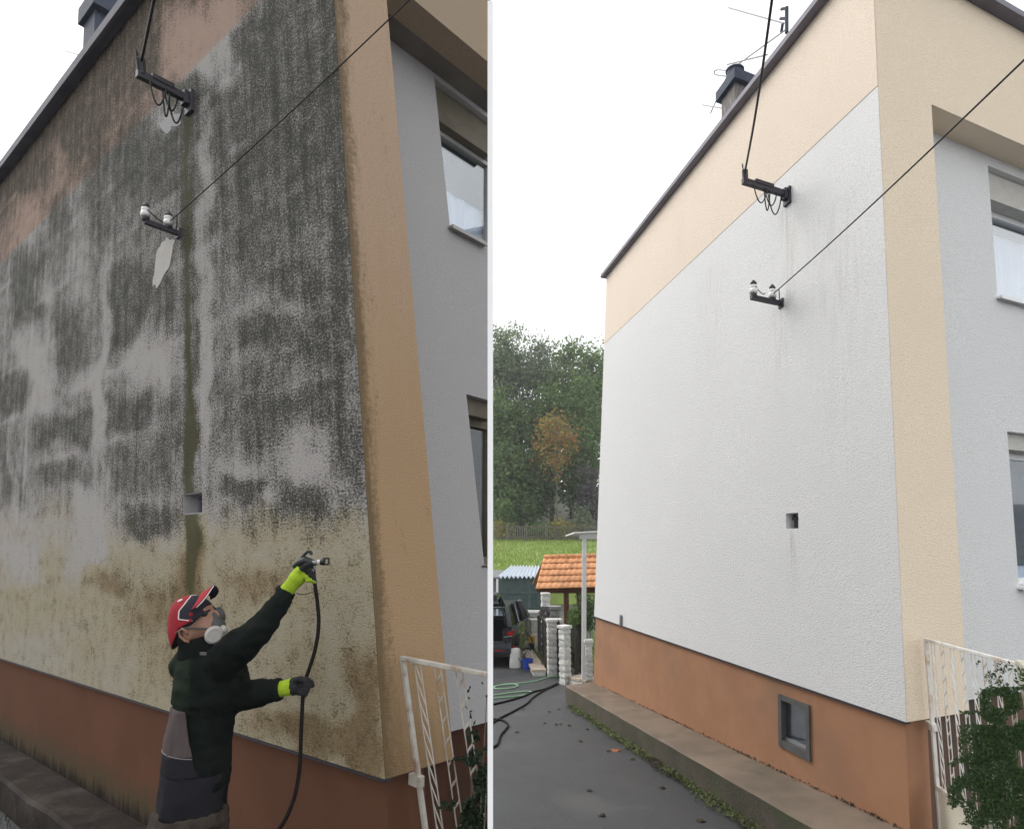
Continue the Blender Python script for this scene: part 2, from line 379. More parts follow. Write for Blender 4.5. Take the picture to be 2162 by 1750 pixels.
m_palebark = M('pale_bark', (.19,.19,.14), (.14,.145,.10), 12, .9)
m_lawn = M('lawn_soil', (.15,.22,.045), (.20,.27,.065), 3, .9, c3=(.23,.23,.07), s3=.5)
m_grass = leafmat('grass_blade', (.17,.26,.045), (.27,.35,.085))
m_weed = leafmat('weed_leaf', (.10,.13,.05), (.19,.22,.09), cc=(.09,.08,.05))
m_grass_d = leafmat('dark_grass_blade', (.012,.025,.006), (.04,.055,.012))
# yard
m_block = M('white_split_block', (.74,.74,.71), (.56,.56,.53), 16, .9, .9, 34, .012)
m_capst = M('white_cap_stone', (.74,.73,.70), (.62,.61,.58), 12, .85, .5, 30, .008)
m_slab = M('pink_grey_slab', (.50,.42,.34), (.38,.32,.26), 9, .85, .5, 40, .006)
m_tile = M('orange_roof_tile', (.68,.33,.155), (.60,.28,.125), 5, .7, .2, 50, .003)
m_wood = M('brown_stained_wood', (.14,.055,.03), (.10,.04,.022), 6, .6, .3, 18, .003, stretch=(6,6,.6))
m_green = M('green_painted_board', (.045,.075,.07), (.035,.06,.058), 4, .65, .2, 20, .003)
m_zinc = M('corrugated_zinc', (.55,.60,.66), (.48,.53,.60), 4, .45, metal=.1)
m_greyroof = M('grey_felt_roof', (.20,.21,.22), (.15,.16,.17), 5, .8)
m_postwhite = M('white_painted_post', (.70,.71,.71), (.62,.63,.63), 6, .6)
m_car = M('dark_blue_grey_car_paint', (.04,.045,.056), rough=.22, spec=.6)
m_carplastic = M('black_car_plastic', (.02,.02,.022), rough=.6)
m_carint = M('car_interior_cloth', (.012,.012,.014), (.02,.02,.022), 20, .9)
m_red = M('red_tail_lamp', (.45,.015,.02), rough=.2)
m_chrome = M('bright_trim', (.6,.62,.65), rough=.2, metal=.9)
m_tyre = M('tyre_rubber', (.015,.015,.015), rough=.85)
m_canwhite = M('white_plastic_can', (.74,.74,.72), rough=.5)
m_blue = M('blue_plastic_bucket', (.025,.07,.42), rough=.45)
m_yellow = M('yellow_plastic', (.62,.38,.03), rough=.45)
m_ghose = M('pale_green_hose', (.25,.45,.27), rough=.45)
m_stone = M('grey_cast_stone', (.30,.30,.29), (.22,.22,.21), 10, .9, .5, 30, .006)
m_litter = leafmat('fallen_leaf', (.03,.026,.02), (.08,.05,.02))
def vary(m, lo=.8, hi=1.1):
    nt = m.node_tree; b = nt.nodes['Principled BSDF']; src = b.inputs['Base Color'].links[0].from_socket; oi = nt.nodes.new('ShaderNodeObjectInfo')
    mr = nnode(nt, 'ShaderNodeMapRange'); mr.inputs['To Min'].default_value = lo; mr.inputs['To Max'].default_value = hi; nt.links.new(oi.outputs['Random'], mr.inputs['Value'])
    v = nt.nodes.new('ShaderNodeVectorMath'); v.operation = 'SCALE'; nt.links.new(src, v.inputs[0]); nt.links.new(mr.outputs['Result'], v.inputs['Scale']); nt.links.new(v.outputs[0], b.inputs['Base Color'])
vary(m_tile, .74, 1.08); vary(m_block, .8, 1.05); vary(m_slab, .8, 1.1); vary(m_green, .85, 1.15)
# person
m_skin = M('skin', (.30,.165,.11), (.24,.125,.085), 25, .55)
m_hair = M('dark_hair', (.012,.01,.009), rough=.6)
m_jacket = M('black_green_fleece', (.005,.0068,.0065), (.008,.011,.0095), 12, .95, .4, 90, .003, spec=.1)
m_jacketg = M('dark_green_fleece', (.013,.021,.013), (.010,.016,.011), 10, .95, .4, 90, .003, spec=.1)
m_grey = M('taupe_work_cloth', (.085,.068,.066), (.066,.053,.052), 7, .9, .4, 40, .004, stretch=(3,3,.5), spec=.15)
m_navy = M('navy_work_cloth', (.015,.015,.019), (.010,.010,.013), 8, .9, .3, 60, .003, spec=.15)
m_trous = M('brown_grey_work_cloth', (.060,.048,.038), (.036,.029,.024), 6, .9, .5, 16, .012, stretch=(2,2,.8), spec=.15)
m_piping = M('pale_piping', (.15,.135,.14), rough=.8)
m_capred = M('red_cap_cloth', (.30,.022,.032), (.24,.017,.025), 12, .85, spec=.2)
m_capnavy = M('navy_cap_cloth', (.022,.020,.030), rough=.85, spec=.2)
m_capwhite = M('white_cap_trim', (.62,.56,.56), rough=.7)
m_glove = M('lime_glove_knit', (.30,.43,.015), (.25,.36,.012), 30, .85, .4, 120, .002)
m_glovepalm = M('dark_glove_coating', (.016,.016,.018), (.022,.022,.024), 15, .8, spec=.15)
m_mask = M('grey_respirator_shell', (.36,.34,.32), (.42,.40,.38), 15, .5)
m_maskdark = M('dark_respirator_rubber', (.06,.063,.062), rough=.6)
m_gun = M('dark_gun_plastic', (.014,.016,.016), rough=.4)
m_gunmetal = M('gun_steel', (.22,.23,.22), rough=.35, metal=.7)
m_hose = M('black_rubber_hose', (.010,.008,.007), rough=.7, spec=.15)
m_hosesleeve = M('brown_hose_sleeve', (.055,.035,.032), rough=.6)

# ------------------------------------------------------------------ ground
def build_ground():
    xs = np.concatenate([np.linspace(-150,-20,8), np.linspace(-16,20,37), np.linspace(26,150,8)])
    ys = np.concatenate([[-150,-100,-30,-8], np.linspace(-2,3.8,8), np.linspace(4.2,12,26), [14,18,30,60,100,150]])
    mb = MB(); mb.v = [(x, y, ground_z(y)) for y in ys for x in xs]; n = len(xs)
    mb.f = [(j*n+i, j*n+i+1, (j+1)*n+i+1, (j+1)*n+i) for j in range(len(ys)-1) for i in range(n-1)]; mb.m = [0]*len(mb.f)
    obj('driveway', mb, m_asphalt, kind='structure', label='wet dark asphalt driveway')
build_ground()

# ------------------------------------------------------------------ walls made from a grid with holes
def wall(fr, axis, c, a, h, holes=(), thick=.25, step=None, endf=None, uv=False, sgn=1):
    """axis 's': plane f=c spanned by s and h; axis 'f': plane s=c spanned by f and h. thick goes inward."""
    A = sorted(set([a[0], a[1]]+[x for q in holes for x in q[:2]])); H = sorted(set([h[0], h[1]]+[x for q in holes for x in q[2:]]))
    def dense(v):
        if not step: return v
        out = []
        for p, q in zip(v, v[1:]): k = max(1, int(round((q-p)/step))); out += [p+(q-p)*i/k for i in range(k)]
        return out+[v[-1]]
    A, H = dense(A), dense(H); nA, nH = len(A), len(H)
    def pt(i, j, d):
        e_ = ends[1 if d else 0](H[j]) if endf else 1e9
        x = e_ if (endf and i == nA-1) else min(A[i], e_-.0004*(nA-i))
        return fr.P(x, c+d, H[j]) if axis == 's' else fr.P(c+d, x, H[j])
    inh = lambda i, j: any(q[0]-1e-6 <= A[i] and A[i+1] <= q[1]+1e-6 and q[2]-1e-6 <= H[j] and H[j+1] <= q[3]+1e-6 for q in holes)
    ends = (endf(c), endf(c+thick*sgn)) if endf else None
    mb = MB(); N = nA*nH
    mb.v = [tuple(pt(i, j, 0)) for j in range(nH) for i in range(nA)]+[tuple(pt(i, j, thick*sgn)) for j in range(nH) for i in range(nA)]
    ix = lambda i, j, k=0: k*N+j*nA+i
    for j in range(nH-1):
        for i in range(nA-1):
            if inh(i, j): continue
            mb.f += [(ix(i,j), ix(i+1,j), ix(i+1,j+1), ix(i,j+1)), (ix(i,j,1), ix(i,j+1,1), ix(i+1,j+1,1), ix(i+1,j,1))]
            for di, dj, e in ((-1,0,((i,j),(i,j+1))), (1,0,((i+1,j+1),(i+1,j))), (0,-1,((i+1,j),(i,j))), (0,1,((i,j+1),(i+1,j+1)))):
                ni, nj = i+di, j+dj
                if not (0 <= ni < nA-1 and 0 <= nj < nH-1) or inh(ni, nj):
                    mb.f.append((ix(*e[0]), ix(*e[1]), ix(*e[1],1), ix(*e[0],1)))
    mb.m = [0]*len(mb.f)
    if uv: mb.uv = [(A[i], H[j]) for j in range(nH) for i in range(nA)]*2
    return mb

def window(fr, house, s0, f0, f1, h0, h1, mats, sill=True, box_h=.0, blind_h=.0, curtain=True, endf=None, frame_w=.05, depth=.16, pane=None):
    """window seated in the opening of the recessed front wall; s grows inward"""
    m_fr, m_bx = mats
    sd = s0+depth
    top = h1-box_h
    F1 = f1(sd) if endf else (lambda h: f1)
    f2_ = f1(sd+.32) if endf else f1
    f0s = f1(s0-.07) if endf else f1
    fbx = f1(s0+.05) if endf else f1
    if endf: f1 = F1
    sub = lambda d: (lambda h: F1(h)-d)
    w = MB()
    w.fbox(fr, sd, sd+.06, f0+.002, f0+frame_w, h0+.002, top-.002); w.fbox(fr, sd+.001, sd+.059, f0+frame_w, f1, h0+.002, h0+frame_w)
    w.fbox(fr, sd+.001, sd+.059, f0+frame_w, f1, top-frame_w-.002, top-.002); w.fbox(fr, sd+.001, sd+.059, sub(.03), f1, h0+frame_w, top-frame_w)
    win = obj('window', w, m_fr, house, label=None)
    g = MB(); g.fbox(fr, sd+.025, sd+.031, f0+frame_w-.01, sub(.005), h0+frame_w-.01, top-frame_w+.01); obj('pane', g, pane or m_glass, win)
    if box_h:
        b = MB(); b.fbox(fr, s0+.05, sd+.08, f0+.003, fbx, top+.001, h1-.003)
        obj('shutter_box', b, m_bx, win)
    if sill:
        s = MB(); s.fbox(fr, s0-.045, sd+.03, f0-.02, f0s, h0-.018, h0-.003); s.fbox(fr, s0-.049, s0-.044, f0-.022, f0s, h0-.030, h0-.002); obj('sill', s, m_wframe if m_fr is m_wframe else m_fr, win)
    if blind_h:
        b = MB(); b.fbox(fr, sd+.065, sd+.075, f0+.01, f1, top-blind_h, top-.01); obj('blind', b, m_blind, win)
    if curtain:
        cu = MB(); n = 40
        for i in range(n+1):
            xt = f0+.01+(F1(top)-f0-.01)*i/n; x = f0+.01+(F1(h0)-f0-.01)*i/n; d = sd+.082+.010*math.sin(i*1.9)+.005*math.sin(i*.7)
            cu.v += [tuple(fr.P(d, x, h0+.02)), tuple(fr.P(d, xt, top-.03)), tuple(fr.P(d+.004, xt, top-.03)), tuple(fr.P(d+.004, x, h0+.02))]
        for i in range(n):
            a, b_ = 4*i, 4*i+4
            cu.f += [(a, b_, b_+1, a+1), (a+3, a+2, b_+2, b_+3)]
        cu.m = [0]*len(cu.f); obj('curtain', cu, m_curtain, win, smooth=True)
    r = MB(); r.fbox(fr, sd+.30, sd+.32, f0-.1, f2_, h0-.1, h1+.1); obj('room_backing', r, m_room, win)
    return win

# ------------------------------------------------------------------ clean house (right)
house = thing('clean_house', 'clean white rendered house with cream corner strip and terracotta plinth', 'house', R.P(0,0,-.85))
KR = 1.0/.95; SL = float(np.mean([R.side(1254,1300)[0], R.side(1282,569)[0]])); HT = float(np.mean([R.side(1282,569,-.09)[1], R.side(1700,8,-.09)[1]]))-.062; HB = 4.02*KR; FB = 4.055*KR
def rside(px, py): return R.side(px, py)
n0 = rside(1659, 1084); n1 = rside(1686, 1115)
niche = (n1[0], n0[0], n1[1], n0[1])
a, b_, c, d = niche; niche = (min(a,b_), max(a,b_), min(c,d), max(c,d))
m_wside = stucco('white_render_with_run_marks', (.76,.765,.765), .9, 62, .7); nt = m_wside.node_tree; bsd = nt.nodes['Principled BSDF']; base_ = bsd.inputs['Base Color'].links[0].from_socket
uvn = nt.nodes.new('ShaderNodeUVMap'); uvn.uv_map = 'wall'; sxy = nt.nodes.new('ShaderNodeSeparateXYZ'); nt.links.new(uvn.outputs['UV'], sxy.inputs[0])
mpn = nt.nodes.new('ShaderNodeMapping'); mpn.inputs['Scale'].default_value = (14,1.1,1); nt.links.new(uvn.outputs['UV'], mpn.inputs['Vector']); rn = noise_(nt, mpn.outputs['Vector'], 2.0, 6, .7)
tot = None
for (q, ln, wd, k) in ((R.side(1664,430), 1.5, .16, .8), (R.side(1648,650), 1.1, .13, .7), (R.side(1672,1118), .7, .10, .7), (R.side(1500,560), 2.2, .5, .3), (R.side(1760,420), 2.6, .5, .35)):
    dx = math_(nt, 'ABSOLUTE', math_(nt, 'SUBTRACT', sxy.outputs[0], q[0])); a_ = ramp(nt, dx, wd, 0.0); dy = math_(nt, 'SUBTRACT', q[1], sxy.outputs[1])
    b1 = math_(nt, 'MULTIPLY', ramp(nt, dy, -.02, .06), ramp(nt, dy, ln, .1)); mk = math_(nt, 'MULTIPLY', math_(nt, 'MULTIPLY', a_, b1), k); tot = mk if tot is None else math_(nt, 'MAXIMUM', tot, mk)
mk = math_(nt, 'MULTIPLY', tot, ramp(nt, rn, .40, .66)); nt.links.new(mixc(nt, mk, base_, (.50,.49,.46)), bsd.inputs['Base Color'])
mb = wall(R, 's', 0, (0, SL), (0, HB), [niche], .22, step=.5, uv=True); obj('side_wall', mb, m_wside, house)
mb = wall(R, 's', -.004, (0, SL), (HB, HT), [], .22); obj('upper_side_band', mb, m_peach, house)
# niche lining and the pipe inside
mb = MB(); mb.fbox(R, niche[0]+.002, niche[1]-.002, .10, .12, niche[2]+.002, niche[3]-.002); nb = obj('niche_back', mb, m_white, house)
mb = MB(); sm = (niche[0]+niche[1])/2+.03; mb.tube([R.P(sm,.07,niche[2]+.002), R.P(sm,.07,niche[2]+.09), R.P(sm,.05,niche[3]-.02)], .014, 8)
mb.fbox(R, sm-.03, sm+.03, .05, .09, niche[3]-.05, niche[3]-.03); obj('pipe', mb, m_dark, nb)
# front: corner strip, fascia above the recess, recessed wall
PF = .556*KR; s_rec = .42
sol = [q for q in np.linspace(.05, .9, 200) if True]
s_rec = min(sol, key=lambda q: abs(R.front(1970, 281, q)[0]-PF)+0*q) if False else min(sol, key=lambda q: abs(R.front(1972, 281, q)[1]-FB))
FE = 4.5
mb = wall(R, 'f', -.003, (.004, PF), (0, HT), [], s_rec+.003); obj('corner_strip', mb, m_cream, house)
mb = wall(R, 'f', -.003, (PF, FE), (FB, HT), [], .2); obj('front_fascia', mb, m_cream, house)
mb = MB(); mb.fbox(R, .195, s_rec+.3, PF+.001, FE, FB+.003, FB+.07); obj('soffit', mb, m_soffit, house)
wu0 = R.front(2087, 350, s_rec); wu1 = R.front(2105, 627, s_rec); wl0 = R.front(2125, 910, s_rec); wl1 = R.front(2153, 1238, s_rec)
uf = (wu0[0]+wu1[0])/2; lf = (wl0[0]+wl1[0])/2
W_up = (uf, uf+1.5, wu1[1], wu0[1]); W_lo = (lf, lf+1.4, wl1[1], wl0[1])
mb = wall(R, 'f', s_rec, (PF+.001, FE), (.0, FB), [W_up, W_lo], .25); obj('recessed_front_wall', mb, m_white, house)
window(R, house, s_rec, *W_up, (m_wframe, m_shutter), box_h=.22*(W_up[3]-W_up[2]), blind_h=.13*(W_up[3]-W_up[2]), pane=m_glass_up)
window(R, house, s_rec, *W_lo, (m_wframe, m_shutter), box_h=.13, curtain=True, blind_h=.9)
# plinth (slightly set back under the render)
bw = [rside(*q) for q in ((1641,1467),(1705,1489),(1705,1601),(1641,1578))]
bs0, bs1 = (bw[1][0]+bw[2][0])/2, (bw[0][0]+bw[3][0])/2; bh1, bh0 = (bw[0][1]+bw[1][1])/2, (bw[2][1]+bw[3][1])/2
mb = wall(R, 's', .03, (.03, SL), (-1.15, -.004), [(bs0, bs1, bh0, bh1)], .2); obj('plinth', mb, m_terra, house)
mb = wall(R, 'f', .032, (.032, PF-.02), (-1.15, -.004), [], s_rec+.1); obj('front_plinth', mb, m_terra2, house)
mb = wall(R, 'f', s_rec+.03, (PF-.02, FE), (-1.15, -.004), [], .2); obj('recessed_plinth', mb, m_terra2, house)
mb = MB()
mb.fbox(R, .01, SL, .004, .05, -.016, -.004); obj('shadow_strip', mb, m_dark, house)  # dark strip added for the shadow line above the set-back plinth
mb = MB()
mb.fbox(R, bs0-.004, bs0+.035, .012, .075, bh0-.004, bh1+.004); mb.fbox(R, bs1-.035, bs1+.004, .012, .075, bh0-.004, bh1+.004)
mb.fbox(R, bs0+.035, bs1-.035, .014, .074, bh1-.035, bh1+.003); mb.fbox(R, bs0+.035, bs1-.035, .014, .074, bh0-.003, bh0+.05)
bwin = obj('basement_window', mb, m_gframe, house)
mb = MB(); mb.fbox(R, bs0+.03, bs1-.03, .055, .059, bh0+.03, bh1-.03); obj('pane', mb, m_glass, bwin)
mb = MB(); mb.fbox(R, bs0+.035, bs1-.035, .045, .07, bh0+.051, bh0+.07); obj('inner_sash', mb, m_antenna, bwin)
mb = MB(); mb.fbox(R, bs0+.02, bs1-.02, .082, .09, bh0+.01, bh1-.01); mb.fbox(R, bs0+.035, bs0+.11, .072, .081, bh0+.09, bh1-.04); obj('inner_curtain', mb, M('dusty_net', (.15,.14,.135), (.11,.10,.10), 8, .9), bwin)
# roof, trim, back walls
mb = MB(); mb.fbox(R, .0, SL, .22, FE, HT-.12, HT-.02); roof = obj('roof', mb, m_greyroof, house)
mb = MB()
mb.fbox(R, -.09, SL+.07, -.09, .25, HT+.001, HT+.05); mb.fbox(R, -.092, SL+.072, -.094, -.07, HT+.0, HT+.054)
obj('verge_trim', mb, m_trim, roof)
mb = MB(); mb.fbox(R, -.094, .26, .25, FE, HT+.002, HT+.052); mb.fbox(R, -.098, -.072, -.094, FE, HT+.0, HT+.056); obj('eaves_trim', mb, m_trim, roof)
mb = wall(R, 'f', SL-.2, (.22, FE), (-1.1, HT-.12), [], .2); obj('back_wall', mb, m_white, house)
mb = wall(R, 's', FE, (.0, SL), (-1.1, HT), [], .2); obj('far_wall', mb, m_white, house)
# small pipe stub on the wall near the far corner
q0 = rside(1313, 1298); mb = MB(); mb.fbox(R, q0[0]-.02, q0[0]+.02, -.03, -.001, -.0, q0[1]-.0); obj('vent_strip', mb, m_antenna, house)
# chimney behind the verge
cs = R.side(1548, 200, .75)[0]; hc = R.side(1520, 236, .75)[1]
mb = MB(); mb.fbox(R, cs-.17, cs+.15, .66, .94, HT-.1, hc); chim = obj('chimney', mb, m_chimney, house)
mb = MB(); mb.fbox(R, cs-.24, cs+.21, .60, 1.0, hc, hc+.14); obj('chimney_cap', mb, m_slateblue, chim)
mb = MB(); pc = R.P(cs-.08, .72, hc+.14); mb.lathe(pc, R.V, [(.10,-.01),(.10,.10),(.115,.11),(.115,.13),(.085,.135)], 18); obj('flue', mb, m_slateblue, chim)

# concrete ledge along the plinth
def ledge_pts(fr, sA, sB, w, hfun, n=30):
    return [(s, fr.P(s, .03, 0), fr.P(s, -w, 0)) for s in np.linspace(sA, sB, n)]
mb = MB()
lw = .47
stn = np.linspace(-1.6, 5.75, 40)
rows = []
for i, s in enumerate(stn):
    pin, pout = R.P(s, .06, 0), R.P(s, -lw-.004*math.sin(i*1.7), 0)
    zi, zo = ground_z(pin[1])+.24, ground_z(pout[1])+.225
    rows.append([(pin[0],pin[1],ground_z(pin[1])-.1),(pin[0],pin[1],zi),(pout[0]+.02,pout[1],zo+.004),(pout[0],pout[1],zo-.014),(pout[0]-.004,pout[1],ground_z(pout[1])-.1)])
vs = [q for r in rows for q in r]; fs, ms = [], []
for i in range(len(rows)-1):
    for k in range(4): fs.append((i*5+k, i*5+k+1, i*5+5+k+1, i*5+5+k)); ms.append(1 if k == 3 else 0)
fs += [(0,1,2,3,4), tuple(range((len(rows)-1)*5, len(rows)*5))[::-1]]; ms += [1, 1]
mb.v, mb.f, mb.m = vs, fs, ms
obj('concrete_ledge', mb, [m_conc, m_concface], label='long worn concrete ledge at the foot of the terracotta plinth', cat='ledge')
def debris(name, n, fn, mat, size, **kw):
    mb = MB()
    for i in range(n):
        c, h = fn(); a = random.uniform(0, 6.28); s = size*random.uniform(.5, 1.4); t = random.uniform(.2, 1.1)
        d = np.array([math.cos(a), math.sin(a), 0]); e = np.array([-math.sin(a)*math.cos(t), math.cos(a)*math.cos(t), math.sin(t)])
        mb.add([c-d*s*.45, c+e*s*.5-d*s*.1, c+e*s*1.1, c+d*s*.45+e*s*.35], [(0,3,2,1)])
    return obj(name, mb, mat, **kw)
def weedpt():
    s = random.uniform(-1.4, 5.4); u = abs(random.gauss(0, .045)); clump = mnoise.noise(Vector((s*2.3, 0, 0)))
    p = R.P(s, -lw-.01-u*(1+clump), 0); return np.array([p[0], p[1], ground_z(p[1])+random.uniform(0, .03+.03*max(0,clump))]), 0
debris('weeds', 5200, weedpt, m_weed, .028, label='ragged weeds and leaf litter along the foot of the concrete ledge', kind='stuff')
def gappt():
    s = random.uniform(-1.0, 5.3); p = R.P(s,   .024-abs(random.gauss(0,.02)), 0); return np.array([p[0], p[1], ground_z(p[1])+.243]), 0
debris('ledge_grit', 2600, gappt, m_litter, .020, label='dark grit in the joint between ledge and plinth', kind='stuff')
lp = [(1105,1497),(1150,1526),(1174,1529),(1184,1528),(1202,1531),(1092,1545),(1240,1539),(1226,1564),(1285,1585),(1300,1583),(1336,1602),(1390,1618),(1398,1662),(1245,1668),(1480,1732),(1180,1497),(1160,1502),(1272,1720)]
for i, (px, py) in enumerate(lp):
    p = gnd(px, py, .006); mb = MB(); a = random.uniform(0, 6); s = random.uniform(.018, .034)*(1.6 if (px,py)==(1300,1583) else 1)
    n = 7; ring = [(p[0]+math.cos(a+t)*s*(1+.35*math.sin(3*t)), p[1]+math.sin(a+t)*s*.7, p[2]+.006*math.sin(2*t+a)) for t in np.linspace(0, 6.283, n, endpoint=False)]
    mb.add(ring+[(p[0],p[1],p[2]+.012)], [(k,(k+1)%n,n) for k in range(n)])
    om = m_litter if (px,py) != (1300,1583) else M('rust_leaf', (.35,.12,.05))
    if (px,py) == (1300,1583): obj('fallen_leaf', mb, om, label='rust coloured fallen leaf on the asphalt near the weeds', cat='leaf', group='fallen leaves on the driveway')
    else: obj('fallen_leaf', mb, om, label='small dark fallen leaf lying on the wet asphalt', cat='leaf', group='fallen leaves on the driveway')

# ------------------------------------------------------------------ wall brackets, cables, aerials for either house
def find_d(fr, s, h, px):          # how far out of the side wall a point must stand to appear at column px
    best = min(np.linspace(.02, 1.6, 400), key=lambda d: abs(proj(fr.P(s, -d, h))[0]-px)); return best
def service_arm(fr, pw, px_end, cable_px, cable_y, label, w=1.0, clabel=''):
    w *= .86
    s, h = fr.side(*pw); d = find_d(fr, s, h, px_end)
    t = thing('cable_bracket', label, 'bracket', fr.P(s, 0, h))
    mb = MB(); mb.fbox(fr, s-.05*w, s+.05*w, -.025, .01, h-.11*w, h+.07*w); mb.fbox(fr, s-.035*w, s+.035*w, -.06, -.025, h-.06*w, h+.05*w); obj('wall_plate', mb, m_dark, t, bevel=.004)
    mb = MB(); mb.fbox(fr, s-.022*w, s+.022*w, -d, -.05, h-.03*w, h+.03*w)
    mb.fbox(fr, s-.03*w, s+.03*w, -d*.75, -d*.35, h+.01*w, h+.05*w); obj('arm', mb, m_dark, t, bevel=.004)
    mb = MB(); mb.tube([fr.P(s, -d+.03, h), fr.P(s, -d+.025, h+.12*w)], .028*w, 10); mb.tube([fr.P(s-.02, -d, h+.02), fr.P(s-.02, -d-.015, h+.16*w), fr.P(s+.015, -d+.01, h+.16*w)], .006*w, 6); obj('end_clamp', mb, m_dark, t)
    for k, (u0, u1, dr) in enumerate(((.80,.50,.17),(.55,.42,.22),(.50,.25,.14),(.42,.12,.21))):
        mb = MB(); pts = [fr.P(s+.015*(k-1.5), -d*(u0+(u1-u0)*x), h-.02-dr*w*math.sin(math.pi*x)**.8) for x in np.linspace(0,1,12)]
        mb.tube(pts, .0065*w, 6); obj('cable_loop', mb, m_cable, t, smooth=True)
    p0 = fr.P(s, -d+.025, h+.1*w); p1 = aty(*cable_px, cable_y)
    mb = MB(); pts = [p0+(p1-p0)*x+np.array([0,0,-.05*math.sin(math.pi*x)]) for x in np.linspace(0,1,14)]; mb.tube(pts, .0095*w, 8)
    obj('service_cable', mb, m_cable, smooth=True, label=clabel, cat='cable')
    return s, h, d
def insulator_bracket(fr, pw, px_end, cols, label, wire_px, wire_y, wlabel, w=1.0):
    s, h = fr.side(*pw); d = find_d(fr, s, h, px_end)
    t = thing('insulator_bracket', label, 'bracket', fr.P(s, 0, h))
    mb = MB(); mb.fbox(fr, s-.018*w, s+.018*w, -d, .02, h-.02*w, h+.018*w); mb.fbox(fr, s-.03*w, s+.03*w, -.015, .01, h-.04*w, h+.04*w); obj('bar', mb, m_dark, t, bevel=.003)
    tops = []
    for c in cols:
        q_ = .82*w; dd = find_d(fr, s, h+.08, c); b0 = fr.P(s, -dd, h+.015*q_)
        mb = MB(); mb.lathe(b0, fr.V, [(.012*q_,-.02),(.034*q_,.0),(.034*q_,.02*q_),(.014*q_,.025*q_),(.014*q_,.05*q_)], 12); st = obj('insulator', mb, m_dark, t)
        mb = MB(); mb.lathe(b0+fr.V*.03*q_, fr.V, [(.036*q_,0),(.042*q_,.02*q_),(.038*q_,.05*q_),(.030*q_,.055*q_),(.038*q_,.065*q_),(.036*q_,.085*q_),(.02*q_,.095*q_)], 14); obj('porcelain', mb, m_porcelain, st, smooth=True)
        mb = MB(); mb.lathe(b0+fr.V*.122*q_, fr.V, [(.03*q_,0),(.033*q_,.018*q_),(.02*q_,.034*q_),(.01*q_,.05*q_)], 12); obj('insulator_cap', mb, m_dark, st)
        tops.append(b0+fr.V*.085*q_)
    mb = MB(); mb.tube([tops[0]+fr.S*-.03, tops[0]+fr.F*.07+fr.V*-.02, tops[0]+fr.F*.11+fr.V*-.035, tops[0]+fr.F*.13+fr.V*-.02], .004, 6); obj('loose_wire_end', mb, m_cable, t)
    p0 = tops[-1]-fr.V*.02; p1 = aty(*wire_px, wire_y)
    mb = MB(); mb.tube([p0+(p1-p0)*x+np.array([0,0,-.02*math.sin(math.pi*x)]) for x in np.linspace(0,1,16)], .0045*w, 6)
    mb.tube([fr.P(s,-.02,h+.02), p0+(p1-p0)*.05], .004*w, 5)
    obj('power_wire', mb, m_cable, smooth=True, label=wlabel, cat='cable')
service_arm(R, (1664,412), 1568, (1634,-30), 2.6, 'dark steel arm with cable loops on the clean wall below the peach band', clabel='thick black service cable rising from the steel arm on the clean house')
insulator_bracket(R, (1650,641), 1586, (1591, 1631), 'short bar with two white porcelain insulators on the clean white wall', (2230,62), 1.9, 'thin dark wire crossing the cream corner strip of the clean house')

def aerial(fr, f0, label, mast, boom, rods, loops=(), r=.010, parts=()):
    base = fr.P(*((lambda q: (q[0], f0, q[1]))(fr.side(mast[0][0], mast[0][1], f0))))
    t = thing('tv_aerial', label, 'aerial', base)
    W = lambda q, k=0: (lambda z: fr.P(z[0], f0+k, z[1]))(fr.side(q[0], q[1], f0+k))
    mb = MB(); mb.tube([W(q) for q in mast], .022, 8)
    for q in parts: mb.tube([W(q[0]), W(q[1])], .018, 8)
    obj('mast', mb, m_slateblue, t)
    if boom: mb = MB(); mb.tube([W(q) for q in boom], .009, 6); obj('boom', mb, m_antenna, t)
    for a_, b2 in rods: mb = MB(); mb.tube([W(a_), W(b2)], r, 6); obj('element', mb, m_antenna, t)
    for lpz in loops: mb = MB(); mb.tube(bez([W(q) for q in lpz], 4), r, 6); obj('dipole_loop', mb, m_antenna, t)
aerial(R, .9, 'old aerial with thin rods on a mast behind the roof edge of the clean house',
       [(1661,70),(1661,16)], [(1661,62),(1540,150),(1500,240)], [((1538,17),(1655,50)),((1535,137),(1620,116)),((1482,222),(1530,230))],
       [[(1560,153),(1516,148),(1508,154),(1514,159),(1545,163)]], parts=[((1661,18),(1650,20)),((1661,40),(1648,40)),((1652,52),(1650,68))])

